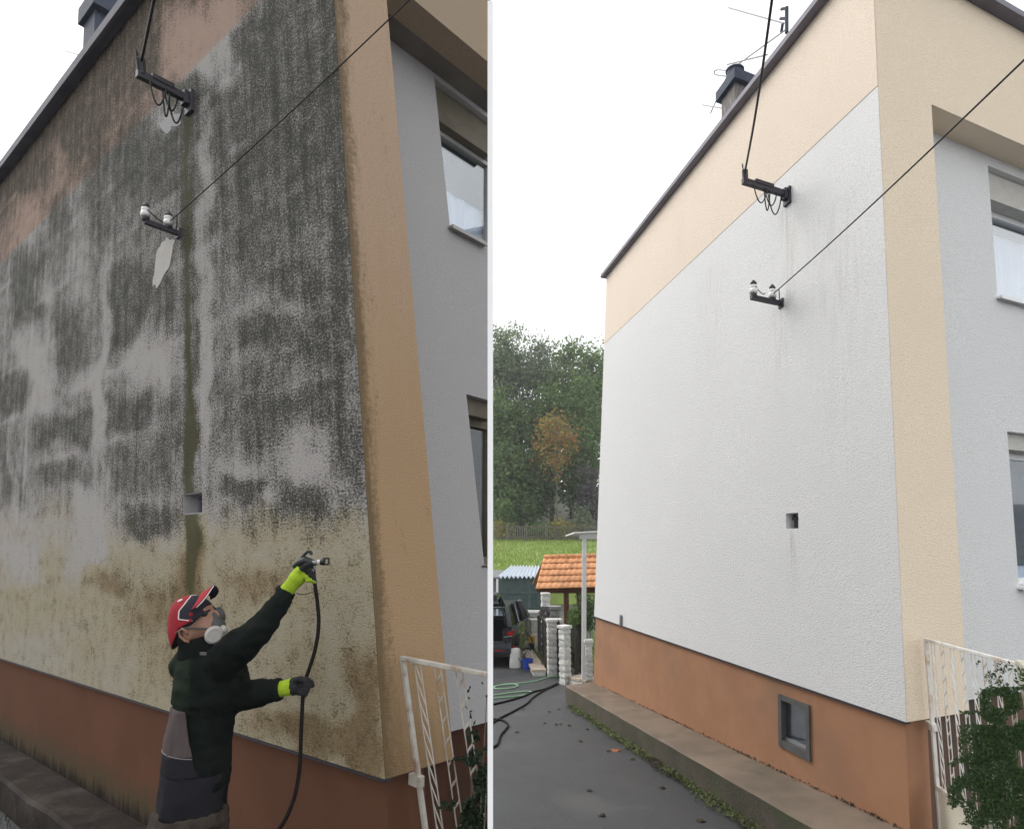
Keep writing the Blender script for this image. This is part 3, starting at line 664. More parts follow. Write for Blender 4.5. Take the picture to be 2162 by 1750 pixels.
# ------------------------------------------------------------------ railings with punched strips
def strip(mb, top, bot, ex, ey, w, kind, pitch):
    """one punched steel strip: two thin edges and the webs between the leaf-shaped holes"""
    top, bot = np.array(top), np.array(bot); d = bot-top; ln = np.linalg.norm(d); u = d/ln; t = .0022
    def quadprism(a, b2, c, e):
        mb.hexa([a-ey*t, b2-ey*t, c-ey*t, e-ey*t, a+ey*t, b2+ey*t, c+ey*t, e+ey*t])
    ew = w*.075
    for sg in (-1, 1):
        o = ex*(sg*(w/2-ew/2)); quadprism(top+o-ex*ew/2, top+o+ex*ew/2, bot+o+ex*ew/2, bot+o-ex*ew/2)
    n = int(ln/pitch)
    for i in range(n+1):
        y = (i+.5)*ln/(n+1)
        if kind == 0:                     # slanting leaf webs
            prof = [(-.5,-.95,.06),(-.28,-.5,.10),(0,.0,.20),(.28,.5,.14),(.5,.95,.06)]
        else:                             # waist webs between oval holes
            prof = [(-.5,.42,.34),(-.3,.22,.14),(0,.0,.24),(.3,-.22,.14),(.5,-.42,.34)]
        for (x0,y0,k0),(x1,y1,k1) in zip(prof, prof[1:]):
            P_ = lambda x, yy, k, sg: top+ex*(x*w*.92)+u*(y+pitch*(.62*yy)+sg*k*pitch*.33)
            quadprism(P_(x0,y0,k0,-1), P_(x1,y1,k1,-1), P_(x1,y1,k1,1), P_(x0,y0,k0,1))
def railing(fr, label, p_top, e_px, post_bot, mats, zb, n, w, pitch, panel=None, e_cut=1.0, hinge_h=-.03, kinds=None):
    m_post, m_strip = mats
    A = p_top; z = A[2]; B = atz(*e_px, z); B = A+(B-A)*e_cut
    ex = unit(B-A); ey = np.array([ex[1], -ex[0], 0]); lean = (post_bot-A)/abs(post_bot[2]-A[2])      # follows the house corner
    t = thing('railing', label, 'railing', (A[0], A[1], ground_z(A[1])))
    mb = MB(); mb.beam(A-ex*.012, B, .019, .019); obj('top_rail', mb, m_post, t, bevel=.004)
    at = lambda q, zz: q+lean*(q[2]-zz)
    gz = ground_z(A[1])
    mb = MB(); mb.beam(at(A,z-.011), at(A,gz), .020, .020, up=ex); obj('post', mb, m_post, t, bevel=.003)
    mb = MB(); mb.beam(at(A+ex*.012,zb), at(A,zb)+(B-A), .02, .02); obj('bottom_rail', mb, m_post, t)
    hp = fr.P(-.01, 0, hinge_h); zz = hp[2]
    mb = MB(); ap = at(A, zz); mb.beam(ap-ex*.055, ap+ex*.02, .03, .045); mb.lathe(ap-ex*.03-ey*.02, -ey, [(.012,0),(.012,.012),(.004,.016)], 10); obj('hinge_bracket', mb, m_post, t, bevel=.004)
    span = np.linalg.norm(B-A)
    for i in range(n):
        x = (i+.75)/(n)*span
        if x > span-.045 and not panel: continue
        mb = MB(); k = (kinds[i] if kinds else i % 2)
        q = A+ex*x; strip(mb, at(q, z-.011), at(q, zb+.01), ex, ey, w, k, pitch)
        obj('punched_strip', mb, m_strip, t)
    if panel:
        mb = MB(); q0, q1 = at(A+ex*.014, zb-.012), at(A, zb-.012)+(B-A); q2, q3 = at(A, gz+.03)+(B-A), at(A+ex*.014, gz+.03)
        o = ey*.004; mb.hexa([q0-o,q1-o,q2-o,q3-o,q0+o,q1+o,q2+o,q3+o]); pn = obj('sheet_panel', mb, panel, t)
        mb = MB(); o = ey*.012; mb.beam(q0+o*-1+ex*.01+np.array([0,0,-.03]), q1-o+np.array([0,0,-.03]), .012, .03); mb.beam(q0-o+ex*.02+np.array([0,0,-.04]), q3-o+ex*.02, .012, .025, up=ex); obj('panel_frame', mb, panel, pn)
    return A, B, ex, ey
f_, h_ = R.front(1955, 1350, -.05); Ar = R.P(-.05, f_, h_)
f2, h2 = R.front(1968, 1517, -.05)
_, hzb = R.front(1975, 1662, -.05)
Rr = railing(R, 'white railing of punched steel strips in front of the leafy shrub on the far right', Ar, (2152,1403), R.P(-.05, f2, h2), (m_whitepaint, m_whitepaint), R.P(-.05, f_, hzb)[2], 10, .036, .075, panel=m_creamsheet, e_cut=1.18)
mb = MB(); q = Rr[1]; qq = Rr[0]+(Rr[1]-Rr[0])*.86; mb.beam(qq+np.array([0,0,.02]), np.array([qq[0]+.03, qq[1], ground_z(qq[1])]), .03, .03, up=Rr[2]); 
obj('gate_post', mb, m_creamsheet, label='slim yellowed steel gate post at the end of the white railing', cat='post')

# ------------------------------------------------------------------ foliage
def leaves(mb, centers, size, m=0):
    C = np.array(centers); n = len(C); v = np.random.normal(size=(n,3)); v /= np.linalg.norm(v, axis=1)[:,None]
    w = np.random.normal(size=(n,3)); w -= v*(v*w).sum(1)[:,None]; w /= np.linalg.norm(w, axis=1)[:,None]
    s = (size*np.random.uniform(.6,1.35,n))[:,None]
    V = np.stack([C-v*s*.6, C+w*s*.32, C+v*s*.6, C-w*s*.32], 1).reshape(-1,3); b = len(mb.v)
    mb.v += list(map(tuple, V)); mb.f += [(b+4*i, b+4*i+1, b+4*i+2, b+4*i+3) for i in range(n)]; mb.m += [m]*n
def crown_points(c, r, n, clumps, spread, shell=.45):
    c, r = np.array(c, float), np.array(r, float); out = []
    cc = []
    for _ in range(clumps):
        v = np.random.normal(size=3); v /= np.linalg.norm(v); k = np.random.uniform(shell, 1.0)
        cc.append(c+v*r*k)
    for _ in range(n):
        q = cc[np.random.randint(clumps)]; out.append(q+np.random.normal(size=3)*spread*np.array([1,1,.7]))
    return out, cc
def tree(name, label, base, h, cr, cz, mats, n=2600, leaf=.2, clumps=40, spread=.35, trunk=.14, group=None, bark=None, cat='tree', fork=False):
    base = np.array(base, float); t = thing(name, label, cat, base, group)
    pts, cc = crown_points(base+np.array([0,0,cz]), cr, n, clumps, spread)
    mb = MB()
    lean = np.array([random.uniform(-.3,.3), random.uniform(-.3,.3), 0])
    mb.tube([base-np.array([0,0,.2]), base+np.array([0,0,h*.3])+lean*.4, base+np.array([0,0,h*.62])+lean, base+np.array([0,0,h*.9])+lean*1.4], [trunk, trunk*.75, trunk*.45, trunk*.12], 7)
    for q in cc[::max(1, clumps//12)]:
        k = random.uniform(.25,.6); s0 = base+np.array([0,0,h*k])+lean*k
        mb.tube([s0, (s0+q)/2+np.array([0,0,.15]), q], [trunk*.38, trunk*.22, trunk*.05], 5)
    obj('trunk', mb, bark or m_bark, t, smooth=True)
    mb = MB(); leaves(mb, pts, leaf)
    if len(mats) > 1: mb.m = [random.randrange(len(mats)) if random.random() < .5 else 0 for _ in mb.f]
    obj('crown', mb, mats, t)
    return t
def shrub(name, label, pts, size, mat, cat='shrub', base=None, stems=None, group=None):
    base = np.array(base if base is not None else pts[0], float); t = thing(name, label, cat, base, group)
    mb = MB(); leaves(mb, pts, size); obj('foliage', mb, mat, t)
    mb = MB()
    for q in (stems or pts[::max(1, len(pts)//14)]): mb.tube([base+(np.array([q[0],q[1],base[2]])-base)*.6, (base+(np.array([q[0],q[1],base[2]])-base)*.8+q)/2+np.random.normal(size=3)*.04, q], [.006,.004,.0015], 5)
    obj('stem', mb, m_bark, t); return t
# shrub behind and through the right railing: mass low down, twigs above
A, B, ex, ey = Rr
pts = []
for px0, px1, py0, py1, n, off in ((2055,2175,1540,1770,8500,.10),(2010,2175,1600,1740,5000,-.03),(2070,2180,1450,1600,6000,.12),(2025,2110,1500,1610,2200,.12),(2060,2180,1395,1480,800,.10),(2000,2060,1610,1700,1400,-.05)):
    for _ in range(n):
        px = random.uniform(px0, px1); py = random.uniform(py0, py1)
        if mnoise.noise(Vector((px*.028, py*.028, off*9))) < (-.22 if n > 1500 else .02): continue
        x = (px-1955)/(2152-1955)*np.linalg.norm(B-A)*(.86)
        q = A+ex*x-ey*(-off+random.gauss(0,.07)) if False else A+ex*x+(-ey)*(off+random.gauss(0,.06))
        c_ = aty(px, py, q[1]); pts.append(c_)
gb = A+ex*.35-ey*.1
shrub('privet_shrub', 'dark green leafy shrub pushing through the white railing on the right', pts, .0130, m_hedge, base=(gb[0], gb[1], ground_z(gb[1])))

# ------------------------------------------------------------------ grimy house (left)
gh = thing('grimy_house', 'house with black mould and algae streaks down its side wall', 'house', L.P(0,0,-.92))
LSL = 8.0*.93; LHT = L.side(100, 205)[1]; LHB = L.side(260, 297)[1]
LHT = float(L.side(0, 342, -.1)[1])-.07; LHB = float(np.mean([L.side(0,556)[1], L.side(520,33)[1]]))
n0 = L.side(385, 1043); n1 = L.side(427, 1083)
nl = (min(n0[0],n1[0]), max(n0[0],n1[0]), min(n0[1],n1[1]), max(n0[1],n1[1]))
mb = wall(L, 's', 0, (0, LSL), (0, LHT), [nl], .22, step=.035, uv=True)
sw = obj('side_wall', mb, m_grimy, gh)
def soft(x, y, b, e=.22):          # soft box in photograph pixels: cx, cy, rx, ry
    cx, cy, rx, ry = b
    d = np.maximum(np.abs(x-cx)/rx, np.abs(y-cy)/ry); return np.clip((1+e-d)/(2*e), 0, 1)
def paint_wall(o):
    me = o.data; n = len(me.vertices); co = np.zeros(n*3); me.vertices.foreach_get('co', co); co = co.reshape(-1,3)+np.array(gh.location)
    x, y = proj(co)
    sx = x+0; wob = np.array([mnoise.noise(Vector((a*.011, b2*.011, 3.1))) for a, b2 in zip(x, y)]); wob2 = np.array([mnoise.noise(Vector((a*.03, b2*.018, 9.7))) for a, b2 in zip(x, y)])
    x = x+26*wob+9*wob2; y = y+22*wob2
    m = np.full(n, .50)
    up = sx*0
    band = co@L.V - (L.C@L.V); 
    hh = np.array([np.linalg.solve(np.array([L.S, L.V, L.F]).T, c-L.C)[1] for c in co])
    up = np.clip((hh-LHB)/.03+.5, 0, 1)
    ss = (co-L.C-np.outer(hh, L.V))@L.S
    # level of the mould by height: heavy at the top, gone below the niche
    m += .22*np.clip((900-y)/700, 0, 1)
    m -= .60*np.clip((y-1040)/120, 0, 1)
    near_top = np.clip(1-(LHT-hh)/.75, 0, 1); m += .5*near_top-.10*up
    for b, v in [((620,120,95,125),.45),((715,380,22,380),.34),((590,360,120,110),.16),((300,330,85,80),.15),((410,185,45,30),.3),
                 ((292,600,52,40),.34),((262,690,34,50),.42),((135,720,36,60),.40),((62,610,22,52),.38),((555,545,32,40),.32),((556,700,52,26),.36),
                 ((675,690,45,70),.28),((530,500,45,40),.22),((640,590,60,36),.18),((272,876,40,38),.48),((140,905,50,34),.45),((135,1000,48,20),.25),
                 ((22,960,26,110),.22),((300,985,70,48),.22),((318,1108,54,40),.75),((515,1040,38,28),.58),((636,1050,46,32),.42),((590,1110,110,30),.34),
                 ((580,870,130,70),.24),((352,660,28,60),.16),((22,830,30,40),.35),((360,880,24,60),.22),((690,900,36,80),.2),((725,1000,22,150),.25),((748,1250,14,150),.30),
                 ((60,400,60,60),.15),((170,330,45,90),.22),((30,330,40,60),.3),((90,520,30,50),.12),((250,160,60,60),.25),((180,470,55,45),.12),((240,1215,34,22),.42),((330,1230,60,30),.36),((168,1325,28,20),.42)]:
        m += v*soft(x, y, b, .45)
    for b, v in [((430,470,13,290),-.36),((432,860,13,120),-.30),((212,830,9,130),-.42),((188,800,26,30),-.35),((108,690,9,140),-.3),((75,790,26,80),-.45),((322,760,42,60),-.4),((650,950,55,60),-.42),
                 ((640,650,45,26),-.18),((505,1000,40,24),-.2),((165,420,22,60),-.25),((172,560,16,90),-.25),((420,95,70,80),-.52),((330,245,26,34),-.25),((120,330,14,80),-.25),((60,460,30,50),-.32),((350,250,22,16),-.5),((520,20,50,40),-.35),((30,1000,8,150),-.25),((222,600,10,80),-.3),
                 ((185,1130,30,90),-.5),((560,1250,200,100),-.12)]:
        m += v*soft(x, y, b, .5)
    # paler lines over the joints of the insulation boards
    jh = np.abs(((hh+.16+.02*wob) % .56)-.28); js = np.abs(((ss+.35+.03*wob) % .98)-.49)
    m -= .26*np.clip(1-jh/.055, 0, 1)*np.clip(.5+1.2*wob2, 0, 1)+.22*np.clip(1-js/.06, 0, 1)*np.clip(.5+1.2*wob, 0, 1)
    # run-off streak under the steel arm
    gx = 396+ (y-500)*.012
    g = np.clip(1.15-np.abs(sx-gx+5*wob2)/(10+4*np.clip((y-700)/300,0,1)), 0, 1)*np.clip((y-215)/30,0,1)*np.clip((1290-y)/90,0,1)
    g = np.maximum(g*.98, 0)
    for b, v in [((402,905,15,48),.55),((402,985,11,70),.45),((405,1115,22,40),.6),((404,1200,14,80),.45),((600,90,50,50),.25),((300,600,30,30),.2),((280,1120,12,30),.35)]: g += v*soft(x, y, b, .5)
    m = np.where(np.abs(sx-gx-4) < 16, m+.18*np.clip((y-230)/100,0,1)*np.clip((1060-y)/100,0,1), m)
    br = .03+.64*np.clip((y-1030)/160, 0, 1)
    for b, v in [((185,1130,30,90),-.5),((40,1185,40,40),-.45),((230,1225,34,26),.45),((550,1240,75,32),.42),((350,1285,80,45),.42),((770,1520,34,130),.7),((700,1560,80,45),.55),((600,1530,60,26),.5),((590,1110,110,36),.3),
                 ((405,1190,24,90),.65),((350,1400,50,60),.3),((650,1420,40,60),.2),((70,1380,70,50),-.2),((250,1430,90,40),-.1),((735,1100,34,40),.3),((120,1060,40,30),.25)]: br += v*soft(x, y, b, .5)
    br *= np.clip(1-up, 0, 1)
    arr = np.stack([np.clip(m,0,.80), np.clip(g,0,1.2), np.clip(br,-.2,1.3), up], 1).astype(np.float32)
    at = me.attributes.new('stain', 'FLOAT_COLOR', 'POINT'); at.data.foreach_set('color', arr.ravel())
paint_wall(sw)
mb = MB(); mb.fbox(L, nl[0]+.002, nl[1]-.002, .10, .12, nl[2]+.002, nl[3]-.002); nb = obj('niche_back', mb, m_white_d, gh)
mb = MB(); e_ = .006
mb.fbox(L, nl[0]+.001, nl[0]+e_, .004, .099, nl[2]+.001, nl[3]-.001); mb.fbox(L, nl[1]-e_, nl[1]-.001, .004, .099, nl[2]+.001, nl[3]-.001)
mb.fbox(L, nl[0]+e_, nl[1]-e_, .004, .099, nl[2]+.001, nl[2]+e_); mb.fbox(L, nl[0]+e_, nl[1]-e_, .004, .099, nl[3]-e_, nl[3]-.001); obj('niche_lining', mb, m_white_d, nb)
mb = MB(); sm = nl[0]+(nl[1]-nl[0])*.55; mb.tube([L.P(sm,.06,nl[2]+.002), L.P(sm,.06,nl[2]+.09), L.P(sm,.05,nl[3]-.02)], .016, 8); obj('pipe', mb, m_dark, nb)
LPF = .405*.93; 
_, LFB = L.front(872, 0, 0)
ls_rec = min(np.linspace(.05, .9, 300), key=lambda q: abs(L.front(826, 86, q)[1]-LFB))
PXE = 1036
def endf_at(s0):
    hs = np.linspace(-1, 7.2, 9); pts = []
    for py in np.linspace(-900, 2600, 50):
        q = L.front(PXE, py, s0); pts.append((q[1], q[0]))
    pts.sort(); H = [p[0] for p in pts]; Fv = [p[1] for p in pts]
    return lambda h: float(np.interp(h, H, Fv))
e0, er = endf_at(0.0), endf_at(ls_rec)
mb = wall(L, 'f', -.003, (.004, LPF), (0, LHT), [], ls_rec+.003, step=.2, uv=True); obj('corner_strip', mb, m_strip_d, gh)
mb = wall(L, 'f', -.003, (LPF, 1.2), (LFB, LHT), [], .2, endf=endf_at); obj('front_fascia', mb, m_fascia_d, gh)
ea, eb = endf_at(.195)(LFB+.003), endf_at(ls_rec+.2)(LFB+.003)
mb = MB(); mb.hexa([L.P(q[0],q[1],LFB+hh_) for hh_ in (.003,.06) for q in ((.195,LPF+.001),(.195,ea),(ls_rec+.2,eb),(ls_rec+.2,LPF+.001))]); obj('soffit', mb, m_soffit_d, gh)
u0 = L.front(917,165,ls_rec); u1 = L.front(950,480,ls_rec); l0 = L.front(985,832,ls_rec); l1 = L.front(1022,1192,ls_rec)
uf = (u0[0]+u1[0])/2; lf = (l0[0]+l1[0])/2
amax = max(er(0), er(4.4)); WU = (uf, amax, u1[1], u0[1]); WLo = (lf, amax, l1[1], l0[1])
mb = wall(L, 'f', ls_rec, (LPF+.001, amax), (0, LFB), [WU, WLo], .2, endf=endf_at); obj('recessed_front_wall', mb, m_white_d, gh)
window(L, gh, ls_rec, WU[0], endf_at, WU[2], WU[3], (M('dimmed_window_plastic',(.30,.30,.29),rough=.5), m_reveal_d), box_h=.25*(WU[3]-WU[2]), blind_h=.36*(WU[3]-WU[2]), depth=.12, endf=True, frame_w=.035, pane=glass('grimy_window_glass', refl=.26))
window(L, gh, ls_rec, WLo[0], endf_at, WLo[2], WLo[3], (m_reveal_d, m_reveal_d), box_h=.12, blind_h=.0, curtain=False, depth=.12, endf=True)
mb = wall(L, 's', .03, (.03, LSL), (-1.2, -.004), [], .2, step=.2, uv=True); obj('plinth', mb, m_plinth_d, gh)
mb = wall(L, 'f', .032, (.032, LPF-.02), (-1.2, -.004), [], ls_rec+.1); obj('front_plinth', mb, m_terra_d, gh)
mb = wall(L, 'f', ls_rec+.03, (LPF-.02, .6), (-1.2, -.004), [], .2, endf=endf_at); obj('recessed_plinth', mb, m_terra_d, gh)
mb = MB(); mb.fbox(L, .01, LSL, .004, .05, -.016, -.004); obj('shadow_strip', mb, m_dark, gh)  # dark strip laid where the render edge shades the plinth
mb = MB(); mb.hexa([L.P(.02,.22,LHT-.12),L.P(LSL,.22,LHT-.12),L.P(LSL,1.0,LHT-.12),L.P(.02,1.0,LHT-.12),L.P(.02,.22,LHT-.02),L.P(LSL,.22,LHT-.02),L.P(LSL,1.0,LHT-.02),L.P(.02,1.0,LHT-.02)]); lroof = obj('roof', mb, m_greyroof, gh)
mb = MB(); mb.fbox(L, -.09, LSL, -.10, .25, LHT+.001, LHT+.06); mb.fbox(L, -.092, LSL+.002, -.104, -.075, LHT-.03, LHT+.07); obj('verge_trim', mb, m_trim_d, lroof)
mb = MB(); hs = np.linspace(-1.2, LHT, 8)
for h0, h1 in zip(hs, hs[1:]):
    mb.hexa([L.P(ls_rec+.25,er(h0)-.25,h0),L.P(LSL,er(h0)-.25,h0),L.P(LSL,er(h0)-.05,h0),L.P(ls_rec+.25,er(h0)-.05,h0),L.P(ls_rec+.25,er(h1)-.25,h1),L.P(LSL,er(h1)-.25,h1),L.P(LSL,er(h1)-.05,h1),L.P(ls_rec+.25,er(h1)-.05,h1)])
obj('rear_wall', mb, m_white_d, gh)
cs, hc = L.side(200, 55, .55)
mb = MB(); hcc = L.side(190, 60, .55)[1]; mb.fbox(L, cs-.32, cs+.05, .45, .85, LHT-.1, hcc-.1); chim = obj('chimney', mb, m_slateblue, gh)
mb = MB(); mb.fbox(L, cs-.42, cs+.10, .40, .95, hcc-.1, hcc+.14); obj('chimney_cap', mb, m_slateblue, chim)
mb = MB(); mb.lathe(L.P(cs-.2,.62,hcc+.14), L.V, [(.12,-.01),(.12,.13),(.14,.14),(.14,.17),(.1,.175)], 16); obj('flue', mb, m_slateblue, chim)
# bare plaster patch where render has come off under the bracket
mb = MB(); pp = [(352,502),(368,505),(369,520),(362,548),(352,575),(344,590),(335,606),(322,603),(324,585),(330,560),(335,530),(343,512)]; pp = [(x_+random.uniform(-3,3), y_+random.uniform(-4,4)) for i_ in range(len(pp)) for x_, y_ in (pp[i_], tuple((np.array(pp[i_])+np.array(pp[(i_+1)%len(pp)]))/2))]
ring = [(lambda q: L.P(q[0], -.004, q[1]))(L.side(*q)) for q in pp]; ring2 = [(lambda q: L.P(q[0], .002, q[1]))(L.side(*q)) for q in pp]; k = len(pp)
mb.add(ring+ring2, [tuple(range(k))]+[(i, (i+1)%k, k+(i+1)%k, k+i) for i in range(k)]); obj('plaster_patch', mb, m_lichen, gh)
mb = MB(); pp = [(338,262),(352,250),(372,238),(384,240),(380,262),(366,268),(352,282),(344,276)]; pp = [(x_+random.uniform(-4,4), y_+random.uniform(-4,4)) for i_ in range(len(pp)) for x_, y_ in (pp[i_], tuple((np.array(pp[i_])+np.array(pp[(i_+1)%len(pp)]))/2))]
ring = [(lambda q: L.P(q[0], -.003, q[1]))(L.side(*q)) for q in pp]; ring2 = [(lambda q: L.P(q[0], .002, q[1]))(L.side(*q)) for q in pp]; k = len(pp)
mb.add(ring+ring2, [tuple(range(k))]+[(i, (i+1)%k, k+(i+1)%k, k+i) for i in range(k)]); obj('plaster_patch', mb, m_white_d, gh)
service_arm(L, (404,214), 288, (333,-40), 3.0, 'rusty black arm with cable loops on the mouldy wall', w=1.15, clabel='thick black cable rising from the arm on the mouldy wall')
insulator_bracket(L, (379,494), 304, (308, 356), 'dark bar with two insulators on the mouldy wall above the pale patch', (905,-38), 2.3, 'thin dark wire running up across the grimy wall and ochre corner', w=.92)
aerial(L, .6, 'aerial tips poking out beside the chimney of the grimy house', [(250,60),(252,-20)], None, [((137,108),(185,122)),((208,3),(240,-6))], [[(212,22),(182,17),(175,23),(182,29),(205,33)]])
# foot ledge and grass in front of the grimy plinth
e_in = L.side(0, 1563, .03); hl = float(np.mean([L.side(0,1563,.03)[1], L.side(317,1746,.03)[1]]))
def l_hor(px, py, h):
    x = np.linalg.solve(np.array([L.S, L.F, -ray(px,py)]).T, CAM-L.C-h*L.V); return float(x[0]), float(x[1])
wl_ = float(np.mean([l_hor(0,1646,hl)[1], l_hor(150,1748,hl)[1]]))
mb = MB(); N = 24; sx = np.linspace(-.3, LSL, N)
for i, s in enumerate(sx):
    j = .012*math.sin(i*2.1)
    mb.v += [tuple(L.P(s,.05,hl-.5)), tuple(L.P(s,.05,hl+.004)), tuple(L.P(s,wl_+.02+j,hl+.003)), tuple(L.P(s,wl_+j,hl-.02)), tuple(L.P(s,wl_+j,hl-.6))]
for i in range(N-1):
    for k in range(4): mb.f.append((i*5+k, i*5+k+1, i*5+6+k, i*5+5+k))
mb.f += [(0,1,2,3,4), tuple(range((N-1)*5, N*5))]; mb.m = [0]*len(mb.f)
obj('dark_ledge', mb, m_ledge_d, label='dark concrete ledge below the grimy terracotta plinth', cat='ledge')
mb = MB()
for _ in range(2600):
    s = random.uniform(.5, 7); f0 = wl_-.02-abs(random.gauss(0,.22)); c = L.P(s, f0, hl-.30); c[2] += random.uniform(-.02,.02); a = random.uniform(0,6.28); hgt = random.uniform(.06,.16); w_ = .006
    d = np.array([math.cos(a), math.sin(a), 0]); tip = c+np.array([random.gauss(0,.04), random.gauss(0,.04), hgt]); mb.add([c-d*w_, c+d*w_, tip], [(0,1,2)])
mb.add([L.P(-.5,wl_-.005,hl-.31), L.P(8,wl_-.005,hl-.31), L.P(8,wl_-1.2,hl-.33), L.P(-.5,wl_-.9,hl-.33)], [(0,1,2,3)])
obj('dark_grass', mb, m_grass_d, label='dark grass at the foot of the dark ledge', kind='stuff')
# railing and shrub of the grimy house
f_, h_ = L.front(850, 1389, -.05); Al = L.P(-.05, f_, h_); f2, h2 = L.front(881, 1622, -.05)
Lr = railing(L, 'dull rusty white railing of punched strips beside the ochre corner', Al, (1031,1424), L.P(-.05, f2, h2), (m_wpaint_d, m_wpaint_d), ground_z(2.5)+.25, 4, .044, .085, kinds=[0,1,1,0])
A, B, ex, ey = Lr; pts = []
for px0, px1, py0, py1, n, off in ((955,1030,1600,1800,4200,.13),(985,1031,1540,1640,800,.14),(925,975,1690,1800,500,.15),(985,1030,1440,1530,40,.12)):
    for _ in range(n):
        px = random.uniform(px0, px1); py = random.uniform(py0, py1)
        if mnoise.noise(Vector((px*.03, py*.03, 4.4))) < -.1: continue
        x = (px-850)/(1031-850)*np.linalg.norm(B-A); q = A+ex*x-ey*(off+random.gauss(0,.05)); pts.append(aty(px, py, q[1]))
gb = A+ex*.3-ey*.14
shrub('dark_shrub', 'very dark shrub behind the rusty railing of the grimy house', pts, .017, m_hedge_d, base=(gb[0], gb[1], ground_z(gb[1])))

# added white strip standing in for the blank gap between the two halves
def colx(px, y, z): return (px-1081)/FPX*(cp*y+sp*(z-CAMZ))
mb = MB(); y0, y1, zt = 2.36, 2.50, 4.45
mb.hexa([(colx(p_,y_,z_), y_, z_) for z_ in (-.02, zt) for p_, y_ in ((1029.5,y0),(1041,y0),(1040.5,y1),(1030,y1))])
obj('white_gap_strip', mb, m_gap_strip, label='added tall white strip filling the gap between the grimy house and the driveway', cat='post')

# ------------------------------------------------------------------ lawn, hill and wood
lz = [(12.4,-.60),(12.7,-.43),(24,-.60),(26.6,-.55),(27.2,1.08),(42.5,2.48),(60,6.5),(75,9)]
def hill_z(y): return float(np.interp(y, [q[0] for q in lz], [q[1] for q in lz]))
mb = MB(); ys = sorted(set([q[0] for q in lz]+list(np.linspace(13,42,24)))); xs = np.concatenate([np.linspace(-30,-2,14), np.linspace(-1,4,26), np.linspace(5,45,20)])
mb.v = [(x, y, hill_z(y)+(.06*mnoise.noise(Vector((x*.7,y*.7,0))) if y > 13 else 0)-(.9 if (x < .2 and y < 18) else 0)) for y in ys for x in xs]; n = len(xs)
mb.f = [(j*n+i, j*n+i+1, (j+1)*n+i+1, (j+1)*n+i) for j in range(len(ys)-1) for i in range(n-1)]; mb.m = [0]*len(mb.f)
mb.m = [1 if ys[j] > 42.4 else 0 for j in range(len(ys)-1) for i in range(n-1)]
obj('lawn', mb, [m_lawn, M('woodland_floor', (.035,.042,.022), (.055,.06,.03), 2, .95)], kind='structure', smooth=True, label='bright green sloping lawn below the wood')
mb = MB()
for _ in range(11000):
    if random.random() < .8: y = random.uniform(27.2, 43); x = random.uniform(-3, 7.5)*y/35
    else: y = random.uniform(12.7, 23); x = random.uniform(-.6, 2.6)*y/15
    if x < .35 and y < 18.5: continue
    z = hill_z(y); hgt = random.uniform(.06,.22); a = random.uniform(0,6.28); w_ = .03
    mb.add([(x-w_*math.cos(a),y-w_*math.sin(a),z-.02),(x+w_*math.cos(a),y+w_*math.sin(a),z-.02),(x+random.gauss(0,.05),y+random.gauss(0,.05),z+hgt)], [(0,1,2)])
obj('grass', mb, m_grass, label='tufts of grass on the sloping lawn', kind='stuff')
def tree_at(px, y, top_py, crown_px, mats, label, bottom=.22, **kw):
    X = aty(px, 1130, y); base = np.array([X[0], y, hill_z(y)-.1]); top = aty(px, top_py, y)[2]; h = top-base[2]; rx = crown_px/FPX*y
    lo = h*bottom; cz = (h+lo)/2
    return tree(kw.pop('name', 'woodland_tree'), label, base, h, (rx, rx*.9, (h-lo)/2*.92), cz, mats, group=kw.pop('group', 'trees of the wood behind the lawn'), **kw)
tl = [(1050,50,664,34,[m_leaf_b,m_leaf_a],'tall grey-green tree next to the white strip'),
      (1092,52,678,36,[m_leaf_b,m_leaf_a],'tall grey-green tree second from the white strip'),
      (1140,54,700,38,[m_leaf_b],'grey-green tree in the dip of the treetop line'),
      (1208,51,690,38,[m_leaf_a,m_leaf_b],'broad tall tree rising right of the dip in the treetops'),
      (1258,53,706,34,[m_leaf_a,m_leaf_b],'tall tree half hidden by the corner of the clean house'),
      (1310,55,690,40,[m_leaf_a],'tree mostly hidden behind the clean house'),
      (1040,47.5,800,34,[m_leaf_a,m_leaf_c],'mid height dark green tree next to the white strip'),
      (1100,48,820,36,[m_leaf_c,m_leaf_a],'mid height deep green tree left of the autumn tree'),
      (1165,49,790,34,[m_leaf_a],'mid green tree above the autumn tree'),
      (1235,48,775,36,[m_leaf_a,m_leaf_c],'mid height green tree close to the clean house corner'),
      (1070,45.5,930,34,[m_leaf_c,m_leaf_a],'low dense dark tree left of the thin forked trunk'),
      (1125,46,955,30,[m_leaf_c],'low dark tree just left of the forked trunk'),
      (1225,46,900,30,[m_leaf_c,m_leaf_a],'dark green tree behind the purple bush')]
for px, y, tp, cpx, mats, lab in tl:
    tree_at(px, y, tp, cpx, mats, lab, bottom=(.10 if tp > 760 else .3), n=6500, leaf=.25, clumps=75, spread=.6, trunk=.2)
tree_at(1176, 44.3, 860, 42, [m_leaf_o, m_leaf_y, m_leaf_a], 'thin forked tree with orange and yellow autumn leaves', bottom=.40, n=2300, leaf=.20, clumps=40, spread=.45, trunk=.07, bark=m_palebark, name='autumn_tree', group=None)
